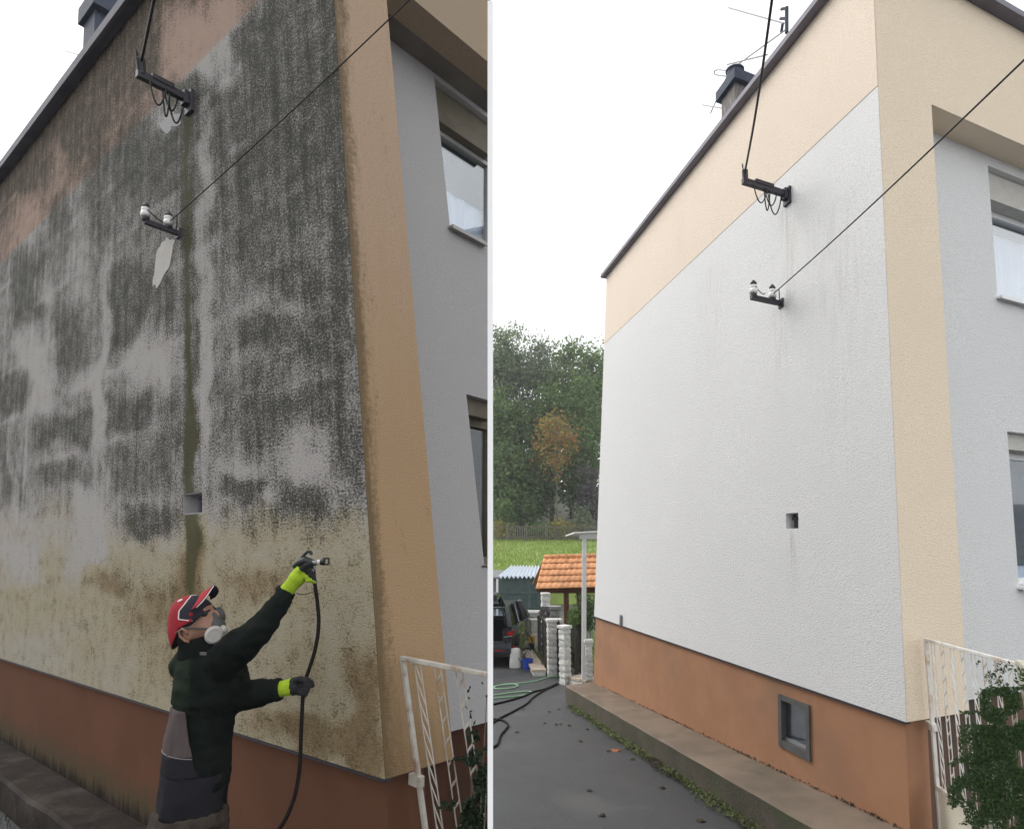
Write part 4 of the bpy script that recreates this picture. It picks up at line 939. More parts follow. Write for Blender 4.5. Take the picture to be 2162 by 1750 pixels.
def bush(px, y, top_py, half_px, mat, label, n=1500, leaf=.2, name='bush', z=None, clumps=22, spread=.3):
    zb = hill_z(y) if z is None else z; X = aty(px, 1130, y)[0]; top = aty(px, top_py, y)[2]; r = half_px/FPX*y; h = max(.3, top-zb)
    pts, cc = crown_points((X, y, zb+h*.5), (r, r*.7, h*.48), n, clumps, spread, .2); pts = [q for q in pts if q[2] > zb]
    shrub(name, label, pts, leaf, mat, cat='bush', base=(X, y, zb), stems=cc[:8])
bush(1246, 43.8, 965, 22, m_leaf_p, 'purple brown bush beside the far corner of the clean house', 2200, .2)
bush(1065, 43.6, 1020, 28, m_leaf_a, 'mid green bush by the white strip above the lawn', 2000, .2)
bush(1115, 43.9, 1030, 26, m_leaf_c, 'dark green bush left of the forked trunk', 1900, .2)
bush(1060, 43.0, 1098, 22, m_leaf_y, 'yellow green bush behind the picket fence on the left', 900, .16)
bush(1178, 43.0, 1092, 15, m_leaf_y, 'yellow bush at the foot of the forked tree', 700, .16)
bush(1140, 43.1, 1104, 14, m_leaf_a, 'low green bush behind the middle of the picket fence', 600, .16)
bush(1238, 42.9, 1062, 18, m_leaf_b, 'pale grey green bush at the right end of the picket fence', 1000, .16)
bush(1205, 43.2, 1100, 14, m_leaf_y, 'small yellow green bush right of the forked tree', 500, .16)
# picket fence along the top of the lawn
fy = 42.2; fz = hill_z(fy); t = thing('picket_fence', 'thin weathered fence along the top of the lawn', 'fence', (2, fy, fz))
X0, X1 = aty(1030,1130,fy)[0], aty(1275,1130,fy)[0]
for i, x in enumerate(np.linspace(X0, X1, 7)): mb = MB(); mb.box(x-.05, x+.05, fy-.05, fy+.05, fz-.2, fz+1.15); obj('post', mb, m_palebark, t)
mb = MB(); mb.beam((X0,fy-.08,fz+.95),(X1,fy-.08,fz+.95),.04,.06); obj('rail', mb, m_bark, t)
mb = MB(); mb.beam((X0,fy-.08,fz+.25),(X1,fy-.08,fz+.25),.04,.06); obj('rail', mb, m_bark, t)
mb = MB()
for x in np.arange(X0, X1, .16): mb.box(x-.02, x+.02, fy-.13, fy-.105, fz+.05, fz+1.02+random.uniform(-.03,.03))
obj('pickets', mb, m_palebark, t, kind='stuff')

# ------------------------------------------------------------------ sheds and shelter
sy = 24.0; zb = -.7; zt = aty(1100,1217,sy)[2]
t = thing('green_shed', 'low dark green shed with a corrugated zinc roof behind the gate', 'shed', (aty(1095,1290,sy)[0], sy, zb))
xl, xr = aty(1053,1217,sy)[0], aty(1152,1217,sy)[0]
bx = np.linspace(xl, xr, 11)
for x0, x1 in zip(bx, bx[1:]): mb = MB(); mb.box(x0+.006, x1-.006, sy, sy+.04+random.uniform(-.006,.006), zb, zt-.02); obj('board', mb, m_green, t)
mb = MB(); mb.box(xl, xr, sy+.05, sy+2.6, zb, zt-.05); obj('shed_body', mb, m_green, t)
mb = MB(); mb.box(xl-.05, xr, sy-.03, sy, (zb+zt)/2+.12, (zb+zt)/2+.2); obj('crossbar', mb, m_green, t)
zr = aty(1110,1195,sy+2.6)[2]; xl2 = aty(1080,1195,sy+2.6)[0]; xr2 = aty(1150,1195,sy+2.6)[0]
mb = MB(); k = 90
for i in range(k+1):
    u = i/k; dz = .05*math.cos(u*2*math.pi*11); p0 = np.array([xl+(xr-xl)*u, sy-.12, zt+dz]); p1 = np.array([xl2+(xr2-xl2)*u, sy+2.6, zr+dz])
    mb.v += [tuple(p0), tuple(p1), tuple(p0+[0,0,-.03]), tuple(p1+[0,0,-.03])]
for i in range(k): a = 4*i; mb.f += [(a,a+4,a+5,a+1),(a+2,a+3,a+7,a+6),(a,a+2,a+6,a+4),(a+1,a+5,a+7,a+3)]
mb.m = [0]*len(mb.f); obj('corrugated_roof', mb, m_zinc, t)
mb = MB(); mb.box(aty(1088,1290,sy-.6)[0], xr, sy-.75, sy-.55, zb, aty(1100,1288,sy-.6)[2]); obj('white_footing', mb, m_capst, t)
gy = 25.5; mb = MB(); x0, x1 = aty(985,1200,gy)[0], aty(1082,1200,gy)[0]
t = thing('grey_outbuilding', 'grey flat roofed outbuilding behind the left end of the green shed', 'shed', (x0, gy, zb))
mb.box(x0, x1, gy, gy+2.8, zb, aty(1050,1222,gy)[2]); obj('wall', mb, m_greyroof, t)
mb = MB(); zz0, zz1 = aty(1050,1218,gy)[2], aty(1050,1193,gy+3)[2]; mb.hexa([(x0,gy-.1,zz0-.08),(x1,gy-.1,zz0-.08),(x1+1,gy+3,zz1-.08),(x0,gy+3,zz1-.08),(x0,gy-.1,zz0),(x1,gy-.1,zz0),(x1+1,gy+3,zz1),(x0,gy+3,zz1)]); obj('roof', mb, m_greyroof, t)
t = thing('dark_roofed_shed', 'dark ridge of a shed roof behind the zinc roof', 'shed', (aty(1120,1190,29)[0], 29, .9))
x0, x1 = aty(1086,1190,29)[0], aty(1270,1190,29)[0]; mb = MB(); zz = aty(1120,1187,29)[2]; mb.hexa([(x0,28.4,zz-.5),(x1,28.4,zz-.5),(x1,30,zz-.5),(x0,30,zz-.5),(x0+1.0,28.8,zz),(x1,28.8,zz+.15),(x1,29.6,zz+.15),(x0+1.0,29.6,zz)]); obj('roof', mb, m_greyroof, t)
mb = MB(); mb.box(x0+.3, x1-.2, 28.6, 29.8, .6, zz-.5); obj('wall', mb, m_dark, t)
# tiled garden shelter
ty = 13.6; E0, E1 = aty(1131,1243,ty), aty(1290,1239,ty); ty2 = 14.7; T0 = aty(1148,1177,ty2); T1 = aty(1300,1176,ty2)
t = thing('tiled_shelter', 'small garden shelter with a bright orange tiled roof on brown posts', 'shelter', (E0[0]+.5, ty+.5, -.45))
u = unit(T0-E0); rowv = (T0-E0)/5.0; colv = (E1-E0); ncol = 13; cw = np.linalg.norm(colv)/ncol; cx = unit(colv); nrm = unit(np.cross(cx, u))
def tile_mesh():
    m_ = MB(); k = 8; ln = np.linalg.norm(rowv)*1.18
    for j, (v, lift) in enumerate(((-.02,.026),(ln,.0))):
        for i in range(k+1):
            x = i/k; z = .009*math.sin(x*2*math.pi)
            for th in (0, -.014): m_.v.append(tuple(cx*cw*x+u*(v-.012*math.sin(x*2*math.pi)*(j==0))+nrm*(z+lift+th)))
    R2 = 2*(k+1)
    for i in range(k): a = 2*i; m_.f += [(a,a+2,R2+a+2,R2+a),(a+1,R2+a+1,R2+a+3,a+3),(a,a+1,a+3,a+2),(R2+a,R2+a+2,R2+a+3,R2+a+1)]
    m_.f += [(0,R2,R2+1,1),(2*k,2*k+1,R2+2*k+1,R2+2*k)]; m_.m = [0]*len(m_.f); return m_
tm = tile_mesh(); rl = root_loc(t); tile0 = None
for r in range(5):
    for c in range(ncol):
        p = E0+rowv*r+cx*cw*c+nrm*random.uniform(0,.004)
        if tile0 is None: tile0 = obj('tile', tm, m_tile, None, smooth=True); tile0.parent = t; tile0.location = tuple(p-rl)
        else: dup(tile0, t, p-rl)
rid0 = None
for c in range(9):
    if rid0 is None:
        mb = MB(); mb.tube([np.zeros(3), cx*cw*1.5], [(.06),(.07)], 10); rid0 = obj('ridge_tile', mb, m_tile, None, smooth=True); rid0.parent = t; rid0.location = tuple(T0+cx*cw*1.42*c-rl+nrm*.01)
    else: dup(rid0, t, T0+cx*cw*1.42*c-rl+nrm*.01)
mb = MB(); o = nrm*-.03; mb.hexa([E0+o*2,E1+o*2,T1+o*2,T0+o*2,E0+o*.9,E1+o*.9,T1+o*.9,T0+o*.9]); obj('roof_boarding', mb, m_wood, t)
bk = np.array([0,2*(ty2-ty),0]); mb = MB(); q0, q1 = E0+bk, E1+bk; mb.hexa([T0+o,T1+o,q1+o,q0+o,T0,T1,q1,q0]); obj('back_slope', mb, m_tile, t)
for px, yy in ((1195,ty+.2),(1222,ty+.35),(1150,ty+2),(1260,ty+2)):
    q = aty(px,1242,yy); mb = MB(); mb.box(q[0]-.055,q[0]+.055,yy-.055,yy+.055,-.6,q[2]+.06); obj('post', mb, m_wood, t)
mb = MB(); q = aty(1131,1247,ty); mb.box(E0[0]+.05, E1[0], ty+.12, ty+.22, E0[2]-.10, E0[2]-.01); obj('eaves_beam', mb, m_wood, t)
# white carport post and roof edge
cy = 10.4; q = aty(1233,1138,cy); b0 = aty(1229,1318,cy)
t = thing('carport', 'white carport post and roof edge at the back corner of the clean house', 'carport', (b0[0], cy, ground_z(cy)))
mb = MB(); mb.hexa([(b0[0]-.035,cy-.035,-.4),(b0[0]+.035,cy-.035,-.4),(b0[0]+.035,cy+.035,-.4),(b0[0]-.035,cy+.035,-.4),(q[0]-.03,cy-.035,q[2]),(q[0]+.04,cy-.035,q[2]),(q[0]+.04,cy+.035,q[2]),(q[0]-.03,cy+.035,q[2])]); obj('post', mb, m_postwhite, t)
mb = MB(); a0 = aty(1224,1133,cy); mb.box(a0[0], a0[0]+2.2, cy-.05, cy+.05, q[2]+.001, q[2]+.085); obj('beam', mb, m_postwhite, t)
mb = MB(); a0 = aty(1213,1130,cy-.25); mb.hexa([(a0[0],cy-.25,q[2]+.09),(a0[0]+2.4,cy-.25,q[2]+.2),(a0[0]+2.4,cy+2,q[2]+.2),(a0[0]+.05,cy+2,q[2]+.09),(a0[0],cy-.25,q[2]+.115),(a0[0]+2.4,cy-.25,q[2]+.225),(a0[0]+2.4,cy+2,q[2]+.225),(a0[0]+.05,cy+2,q[2]+.115)]); obj('roof_sheet', mb, m_postwhite, t)
mb = MB(); q1 = aty(1050,1222,21); mb.tube([(q1[0],21,-.6),(q1[0],21,q1[2])], .035, 8); obj('white_pole', mb, m_postwhite, label='slim white pole standing in front of the green shed', cat='pole')

# ------------------------------------------------------------------ gate pillars, gates and low walls
def pillar(base, w, h, n, yaw, label, capo=.025, capx=0):
    t = thing('block_pillar', label, 'pillar', base, 'white split-block gate pillars'); hh = h/n
    ca, sa = math.cos(yaw), math.sin(yaw)
    for i in range(n):
        mb = MB(); bm = bmesh.new(); bmesh.ops.create_cube(bm, size=1); bmesh.ops.subdivide_edges(bm, edges=bm.edges[:], cuts=2, use_grid_fill=True)
        for v in bm.verts:
            x, y, z = v.co; bulge = .5+.03*(1-abs(2*z)**2)
            sc = 2*bulge*(.95 if abs(z) > .49 else 1); x, y = x*sc*w, y*sc*w
            j = mnoise.noise(Vector((x*22+i*7.3, y*22, z*9+base[0]*5)))*.012; x += j*(1 if x > 0 else -1); y += j*(1 if y > 0 else -1)
            v.co = (x*ca-y*sa, x*sa+y*ca, (i+.5)*hh+z*hh*.985)
        me = bpy.data.meshes.new('block'); bm.to_mesh(me); bm.free(); me.materials.append(m_block); o = bpy.data.objects.new('block', me); COL.objects.link(o); o.parent = t
    mb = MB(); r = w/2+capo; B_ = np.array(base)
    pt_ = lambda x, y, z: B_+np.array([x*ca-y*sa, x*sa+y*ca, h+z])
    mb.hexa([pt_(-r,-r,.001),pt_(r+capx,-r,.001),pt_(r+capx,r,.001),pt_(-r,r,.001),pt_(-r,-r,.052),pt_(r+capx,-r,.052),pt_(r+capx,r,.052),pt_(-r,r,.052)]); o = obj('cap', mb, m_capst, t, bevel=.012)
    return t
def ztop(base, px, py): return aty(px, py, base[1])[2]-base[2]
pD, pA, pB = gnd(1127,1376), gnd(1166,1428), gnd(1194,1445); pC = gnd(1244,1438,.12)
pillar(pD, .15, ztop(pD,1128,1311), 8, .25, 'farthest white block gate pillar, beyond the dark gate')
pillar(pA, .155, ztop(pA,1166,1312), 9, .12, 'white block pillar with the broad cap in the middle of the gates', capx=.09)
pillar(pB, .145, ztop(pB,1193,1326), 9, .62, 'nearest white block pillar, at the end of the concrete ledge')
pillar(pC, .105, ztop(pC,1244,1356), 8, .1, 'short white block pillar against the far corner of the clean house')
pE = aty(1152,1300,13.4); pE[2] = -.5
pillar(pE, .17, ztop(pE,1152,1256), 9, .1, 'white block column standing under the edge of the orange tiled roof', .01)
def iron_gate(p, q, h, label, sheet=False, z0=.06):
    p, q = np.array(p), np.array(q); t = thing('iron_gate', label, 'gate', (p+q)/2); ex = (q-p); ln = np.linalg.norm(ex); ex /= ln; up = np.array([0,0,1.])
    mb = MB()
    for zz in (z0, h*.5, h-.03): mb.beam(p+up*zz, q+up*zz, .022, .03)
    obj('frame_rail', mb, m_black, t)
    n = max(5, int(ln/.085))
    for i in range(n+1):
        o = p+ex*ln*i/n; mb = MB(); mb.beam(o+up*(z0*.7), o+up*(h+.05*math.sin(math.pi*i/n)), .016, .016, up=ex); mb.lathe(o+up*(h+.05*math.sin(math.pi*i/n)), up, [(.013,0),(.018,.02),(.003,.06)], 6); obj('bar', mb, m_black, t)
    if sheet:
        mb = MB(); nrm_ = np.array([ex[1],-ex[0],0])*.006; a0, a1 = p+up*z0, q+up*z0; b0, b1 = q+up*(h-.05), p+up*(h-.05); mb.hexa([a0-nrm_,a1-nrm_,b0-nrm_,b1-nrm_,a0+nrm_,a1+nrm_,b0+nrm_,b1+nrm_]); obj('sheet_infill', mb, m_dark, t)
    else:
        for i in range(0, n, 2):
            o = p+ex*ln*(i+1)/n+up*(h*.27); mb = MB(); mb.tube(bez([o+ex*.06*math.cos(a)*(1-a/14)+up*.13*math.sin(a)*(1-a/14) for a in np.linspace(0,11,12)],3), .006, 5); obj('scroll', mb, m_black, t)
def gate_px(a, b2, top, label, **kw):
    p, q = gnd(*a), gnd(*b2); iron_gate(p, q, aty(a[0], top, p[1])[2]-p[2], label, **kw)
gate_px((1136,1380), (1156,1414), 1304, 'dark solid iron gate between the two farther pillars', sheet=True)
gate_px((1176,1424), (1183,1432), 1316, 'narrow dark gate leaf between the middle and nearest pillars', sheet=True, z0=.01)
gate_px((1206,1412), (1238,1432), 1320, 'black scrolled iron gate between the nearest pillar and the house')
def lowwall(p, q, side, w, h, label):
    p, q = np.array(p), np.array(q); d = unit((q-p)*[1,1,0]); s_ = np.array([-d[1], d[0], 0])*side
    t = thing('low_wall', label, 'wall', p); up = np.array([0,0,1.]); dn = up*-.12
    mb = MB(); mb.hexa([p+dn,q+dn,q+s_*w+dn,p+s_*w+dn,p+up*h,q+up*h,q+s_*w+up*h,p+s_*w+up*h]); obj('footing', mb, m_block, t)
    n = 4
    for i in range(n):
        a, b2 = p+(q-p)*(i/n)+d*.006, p+(q-p)*((i+1)/n)-d*.006; o = -s_*.02; e_ = s_*(w+.03)
        mb = MB(); mb.hexa([a+o+up*(h+.002),b2+o+up*(h+.002),b2+e_+up*(h+.002),a+e_+up*(h+.002),a+o+up*(h+.04),b2+o+up*(h+.04),b2+e_+up*(h+.04),a+e_+up*(h+.04)]); obj('slab', mb, m_slab, t, bevel=.005)
lowwall(pD+np.array([-.08,-.1,0]), pA+np.array([-.12,.05,0]), -1, -.02+.24, .07, 'low slab topped wall under the dark gate')
lowwall(pB+np.array([.02,.0,0]), pC+np.array([-.05,-.10,-.10]), 1, .26, .10, 'low slab topped wall under the scrolled gate')
# stone urn
ub = aty(1169,1308,12.9); ub[2] = -.45; mb = MB(); hu = aty(1169,1279,12.9)[2]+.45
mb.lathe(ub, (0,0,1), [(.13,0),(.13,hu*.3),(.09,hu*.34),(.07,hu*.5),(.07,hu*.62),(.13,hu*.72),(.145,hu*.85),(.12,hu*.93),(.165,hu*.95),(.165,hu),(.13,hu)], 16)
obj('stone_urn', mb, m_stone, label='grey stone urn on a pedestal behind the middle gate pillar', cat='urn')
def yardbush(px, py0, py1, half, y, mat, label, n, leaf=.06):
    pts = []
    for _ in range(n):
        x, yy = random.gauss(px, half*.5), random.uniform(py0, py1); pts.append(aty(x, yy, y+random.gauss(0,.15)))
    shrub('garden_shrub', label, pts, leaf, mat, base=(aty(px,py1,y)[0], y, -.45))
yardbush(1238, 1255, 1330, 20, 12.2, m_leaf_c, 'dark shrub behind the carport post', 900)
yardbush(1212, 1285, 1320, 12, 12.0, m_leaf_a, 'green shrub between the brown posts of the shelter', 420)
yardbush(1150, 1282, 1302, 9, 12.3, m_leaf_p, 'dark plant in front of the white block column', 300)
yardbush(1103, 1312, 1366, 8, 12.6, m_weed, 'straggly pale weeds behind the pressure washer', 260, .05)

# ------------------------------------------------------------------ parked car with its boot open
def build_car():
    rc = gnd(1080, 1409); yaw = R_(11); rt = np.array([math.cos(yaw), -math.sin(yaw), 0]); fw = np.array([math.sin(yaw), math.cos(yaw), 0]); up = np.array([0,0,1.])
    O = rc-rt*.86*.80; t = thing('parked_car', 'dark estate car with its boot open, parked at the left edge of the yard', 'car', O)
    CK = .80
    P = lambda x, y, z: O+(rt*x+fw*y+up*z)*CK
    def prism(mb, poly, x0, x1, m=0):      # poly in (y, z)
        k = len(poly); mb.add([P(x0,*q) for q in poly]+[P(x1,*q) for q in poly], [tuple(range(k))[::-1], tuple(range(k,2*k))]+[(i,(i+1)%k,k+(i+1)%k,k+i) for i in range(k)], m)
    side = [(.02,.42),(.05,.30),(.55,.26),(.62,.42),(.80,.56),(1.02,.58),(1.22,.48),(1.32,.26),(3.2,.24),(3.28,.46),(3.5,.58),(3.72,.56),(3.9,.44),(3.98,.28),(4.35,.32),(4.42,.55),(4.2,.74),(3.3,.88),(2.9,.92),(.12,.94),(.04,.84)]
    mb = MB(); prism(mb, side, .74, .87); prism(mb, side, -.87, -.74)
    prism(mb, [(2.95,.3),(4.38,.34),(4.42,.55),(4.2,.74),(3.3,.88),(2.95,.92)], -.74, .74); obj('body', mb, m_car, t, bevel=.012)
    mb = MB(); prism(mb, [(.03,.30),(2.95,.28),(2.95,.34),(.03,.46)], -.74, .74); prism(mb, [(1.1,.34),(1.25,.34),(1.05,1.02),(.95,1.02)], -.7, .7); prism(mb, [(.12,.40),(1.0,.40),(1.0,.62),(.12,.62)], .55, .735); obj('interior', mb, m_carint, t)
    mb = MB(); prism(mb, [(.20,1.40),(.5,1.45),(1.8,1.47),(2.4,1.40),(2.4,1.37),(1.8,1.43),(.5,1.41),(.22,1.37)], -.66, .66)
    for sg in (-1,1):
        for a, b2 in (((.06,.93),(.30,1.42)),((1.15,.93),(1.2,1.43)),((2.15,.92),(2.0,1.44)),((3.0,.9),(2.35,1.40))): mb.beam(P(sg*.80,*a), P(sg*.655,*b2), .09 if a[0] < .1 else .06, .10)
    obj('roof', mb, m_car, t, bevel=.008)
    for sg in (-1,1):
        for y0, y1, yt0, yt1 in ((.16,1.1,.38,1.17),(1.2,2.1,1.23,1.97),(2.2,2.95,2.03,2.33)):
            mb = MB(); mb.add([P(sg*.805,y0,.94),P(sg*.805,y1,.94),P(sg*.665,yt1,1.39),P(sg*.665,yt0,1.39),P(sg*.80,y0,.94),P(sg*.80,y1,.94),P(sg*.66,yt1,1.39),P(sg*.66,yt0,1.39)], [(0,1,2,3),(7,6,5,4),(0,4,5,1),(1,5,6,2),(2,6,7,3),(3,7,4,0)]); obj('side_window', mb, m_dglass, t)
    mb = MB(); mb.add([P(-.6,2.38,1.39),P(.6,2.38,1.39),P(.7,3.0,.93),P(-.7,3.0,.93),P(-.6,2.39,1.38),P(.6,2.39,1.38),P(.7,3.01,.92),P(-.7,3.01,.92)], [(0,1,2,3),(7,6,5,4),(0,4,5,1),(1,5,6,2),(2,6,7,3),(3,7,4,0)]); obj('windscreen', mb, m_glass, t)
    mb = MB(); prism(mb, [(-.10,.34),(-.12,.46),(-.09,.56),(.0,.60),(.08,.60),(.08,.32)], -.86, .86); bp = obj('rear_bumper', mb, m_car, t, bevel=.015)
    mb = MB(); prism(mb, [(-.09,.595),(.06,.612),(.06,.602),(-.09,.585)], -.70, .70); obj('sill_guard', mb, m_chrome, bp)
    mb = MB(); prism(mb, [(-.128,.40),(-.112,.40),(-.112,.42),(-.128,.42)], -.7, .7); obj('reflector', mb, m_red, bp)
    mb = MB(); prism(mb, [(-.08,.26),(.1,.24),(.1,.33),(-.09,.345)], -.8, .8); obj('lower_valance', mb, m_carplastic, bp)
    for sg in (-1,1):
        mb = MB(); mb.add([P(sg*.66,-.02,.74),P(sg*.885,.02,.76),P(sg*.89,.22,.80),P(sg*.66,.05,.84),P(sg*.66,-.02,.83),P(sg*.885,.02,.86),P(sg*.89,.24,.87),P(sg*.66,.06,.88)], [(0,1,2,3),(4,7,6,5),(0,4,5,1),(1,5,6,2),(2,6,7,3),(3,7,4,0)]); tlz = obj('tail_light', mb, m_red, t)
        mb = MB(); mb.beam(P(sg*.68,-.035,.725), P(sg*.88,.005,.745), .012, .016); obj('light_trim', mb, m_chrome, tlz)
        mb = MB(); mb.beam(P(sg*.70,.02,.62), P(sg*.69,.06,.92), .10, .10, up=rt); obj('boot_jamb', mb, m_carplastic, t)
        for y in (.92, 3.62):
            mb = MB(); mb.lathe(P(sg*.70,y,.315), rt*sg, [(.20,0),(.30,.0),(.315,.02),(.315,.15),(.30,.17),(.21,.17),(.2,.15)], 22); wh = obj('wheel', mb, m_tyre, t)
            mb = MB(); mb.lathe(P(sg*.84,y,.315), rt*sg, [(.2,0),(.2,.02),(.06,.012),(.05,.03)], 10); obj('rim', mb, m_chrome, wh)
    gp = lambda u, v: (.28-.62*u+.30*v*.0-.0, 1.46+.30*u-.0)     # raised tailgate: u runs from the hinge to the lip
    mb = MB()
    for x0, x1 in ((-.66,-.52),(.52,.66)): prism(mb, [(.28,1.46),(-.36,1.80),(-.38,1.75),(.24,1.42)], x0, x1)
    prism(mb, [(-.32,1.78),(-.78,1.86),(-.86,1.80),(-.84,1.66),(-.74,1.66),(-.36,1.72)], -.66, .66); prism(mb, [(.28,1.46),(.12,1.545),(.09,1.50),(.24,1.42)], -.52, .52)
    tg = obj('tailgate', mb, m_car, t, bevel=.012)
    mb = MB(); prism(mb, [(.11,1.53),(-.34,1.775),(-.345,1.765),(.105,1.52)], -.52, .52); obj('tailgate_window', mb, m_glass, tg)
    for sg in (-1,1): mb = MB(); mb.tube([P(sg*.68,.12,1.0), P(sg*.62,-.30,1.72)], .012, 6); obj('gas_strut', mb, m_carplastic, tg)
build_car()
# ------------------------------------------------------------------ cleaning kit on the driveway
b0 = gnd(1089, 1411); sc_ = b0[1]/FPX
w2, hh = 13*sc_, 37*sc_; t = thing('jerry_can', 'white plastic jerry can standing beside the blue bucket', 'canister', b0)
mb = MB(); prof = [(1,0),(1.04,.03),(1.04,.45),(1.0,.5),(1.03,.55),(1.0,.75),(.85,.9),(.55,.98),(.2,1.0)]
n = 20
for r, z in prof:
    for j in range(n):
        a = 2*math.pi*j/n; ca, sa = math.cos(a), math.sin(a); k = (abs(ca)**4+abs(sa)**4)**-.25
        mb.v.append((b0[0]+ca*k*w2*.93*r, b0[1]+.12+sa*k*w2*.7*r, b0[2]+z*hh))
mb.f = [(i*n+j, i*n+(j+1)%n, (i+1)*n+(j+1)%n, (i+1)*n+j) for i in range(len(prof)-1) for j in range(n)]+[tuple(range(n))[::-1], tuple(range((len(prof)-1)*n, len(prof)*n))]; mb.m = [0]*len(mb.f); obj('can_body', mb, m_canwhite, t, smooth=True)
mb = MB(); mb.lathe(b0+np.array([-.03,.12,hh]), (0,0,1), [(.03,-.01),(.03,.03),(.02,.035)], 12); obj('screw_cap', mb, m_red, t)
mb = MB(); mb.tube(bez([b0+np.array([.06,.12,hh*.9]), b0+np.array([.04,.05,hh*.6]), b0+np.array([.14,-.02,hh*.25]), b0+np.array([.26,.05,.15])]), .007, 6); obj('suction_tube', mb, m_cable, t, smooth=True)
b0 = gnd(1114, 1414); t = thing('blue_bucket', 'blue plastic bucket on the asphalt beside the jerry can', 'bucket', b0)
mb = MB(); r0 = 10.5*b0[1]/FPX; hb = 19*b0[1]/FPX; mb.lathe(b0+[0,.1,0], (0,0,1), [(r0*.86,0),(r0*1.08,hb*.93),(r0*1.14,hb*.93),(r0*1.14,hb),(r0*1.04,hb),(r0*.84,.02)], 20); obj('bucket_body', mb, m_blue, t, smooth=False)
mb = MB(); mb.tube([b0+np.array([math.cos(a)*r0*1.1, .1, hb+math.sin(a)*.16]) for a in np.linspace(0,math.pi,12)], .005, 6); obj('handle', mb, m_canwhite, t)
b0 = gnd(1112, 1386); k = b0[1]/FPX; t = thing('pressure_washer', 'black pressure washer cart standing behind the blue bucket', 'washer', b0)
mb = MB(); mb.hexa([b0+np.array(q)*k for q in ((-12,0,3),(10,0,3),(11,14,3),(-12,14,3),(-9,2,17),(7,2,17),(7,12,17),(-9,12,17))]); obj('motor_housing', mb, m_gun, t, bevel=.012)
mb = MB(); mb.blob(b0+np.array([-2,4,24])*k, (8*k,6*k,6*k)); obj('tank', mb, m_stone, t, smooth=True)
mb = MB(); mb.tube(bez([b0+np.array(q)*k for q in ((9,8,12),(11,9,30),(4,9,40),(-1,9,44))]), .012, 8); obj('push_handle', mb, m_gun, t)
for sg in (-10, 8): mb = MB(); mb.lathe(b0+np.array([sg,-1,4])*k, (0,-1,0), [(4.5*k,0),(4.5*k,2*k),(2*k,2.4*k)], 14); obj('wheel', mb, m_tyre, t)
b0 = gnd(1123, 1380); k = b0[1]/FPX; t = thing('yellow_canister', 'yellow canister on a box in front of the farthest pillar', 'canister', b0)
mb = MB(); mb.hexa([b0+np.array(q)*k for q in ((-6,-3,20),(6,-3,20),(6,6,20),(-6,6,20),(-6,-3,33),(6,-3,33),(6,6,33),(-6,6,33))]); obj('canister_body', mb, m_yellow, t, bevel=.01)
mb = MB(); mb.hexa([b0+np.array(q)*k for q in ((-5,-2,0),(5,-2,0),(5,5,0),(-5,5,0),(-5,-2,19.8),(5,-2,19.8),(5,5,19.8),(-5,5,19.8))]); obj('stand', mb, m_gun, t, bevel=.008)
mb = MB(); mb.tube([b0+np.array([math.cos(a)*4, 1, 33+math.sin(a)*5])*k for a in np.linspace(0,math.pi,8)], .006, 6); obj('handle', mb, m_yellow, t)
# hoses on the ground
def ground_hose(px, r, mat, label, n=8):
    mb = MB(); mb.tube(bez([gnd(x, y, r) for x, y in px], n), r, 7); return obj('hose', mb, mat, smooth=True, label=label, cat='hose')
ground_hose([(1180,1428),(1160,1429),(1131,1437),(1098,1442),(1066,1444),(1048,1448),(1043,1452),(1056,1454),(1080,1452),(1094,1447),(1084,1444),(1058,1446),(1036,1450),(1000,1458),(985,1466),(1010,1469),(1042,1467),(1080,1462),(1112,1459),(1122,1461),(1108,1467),(1075,1471),(1042,1474),(1000,1480)], .011, m_ghose, 'pale green garden hose looped on the driveway')
ground_hose([(1177,1442),(1150,1454),(1126,1460),(1106,1469),(1076,1478),(1042,1486),(1005,1492)], .013, m_hose, 'black hose running left from the nearest pillar, beside the green hose')
ground_hose([(1178,1444),(1153,1455),(1137,1464),(1122,1475),(1112,1485),(1086,1500),(1060,1513),(1043,1523),(1032,1530)], .013, m_hose, 'black hose snaking diagonally across the asphalt towards the white strip')
ground_hose([(1030,1519),(1046,1518),(1059,1519),(1070,1525),(1073,1531),(1067,1540),(1057,1552),(1053,1565),(1048,1573),(1036,1578)], .013, m_hose, 'black hose end curling on the asphalt by the white strip')

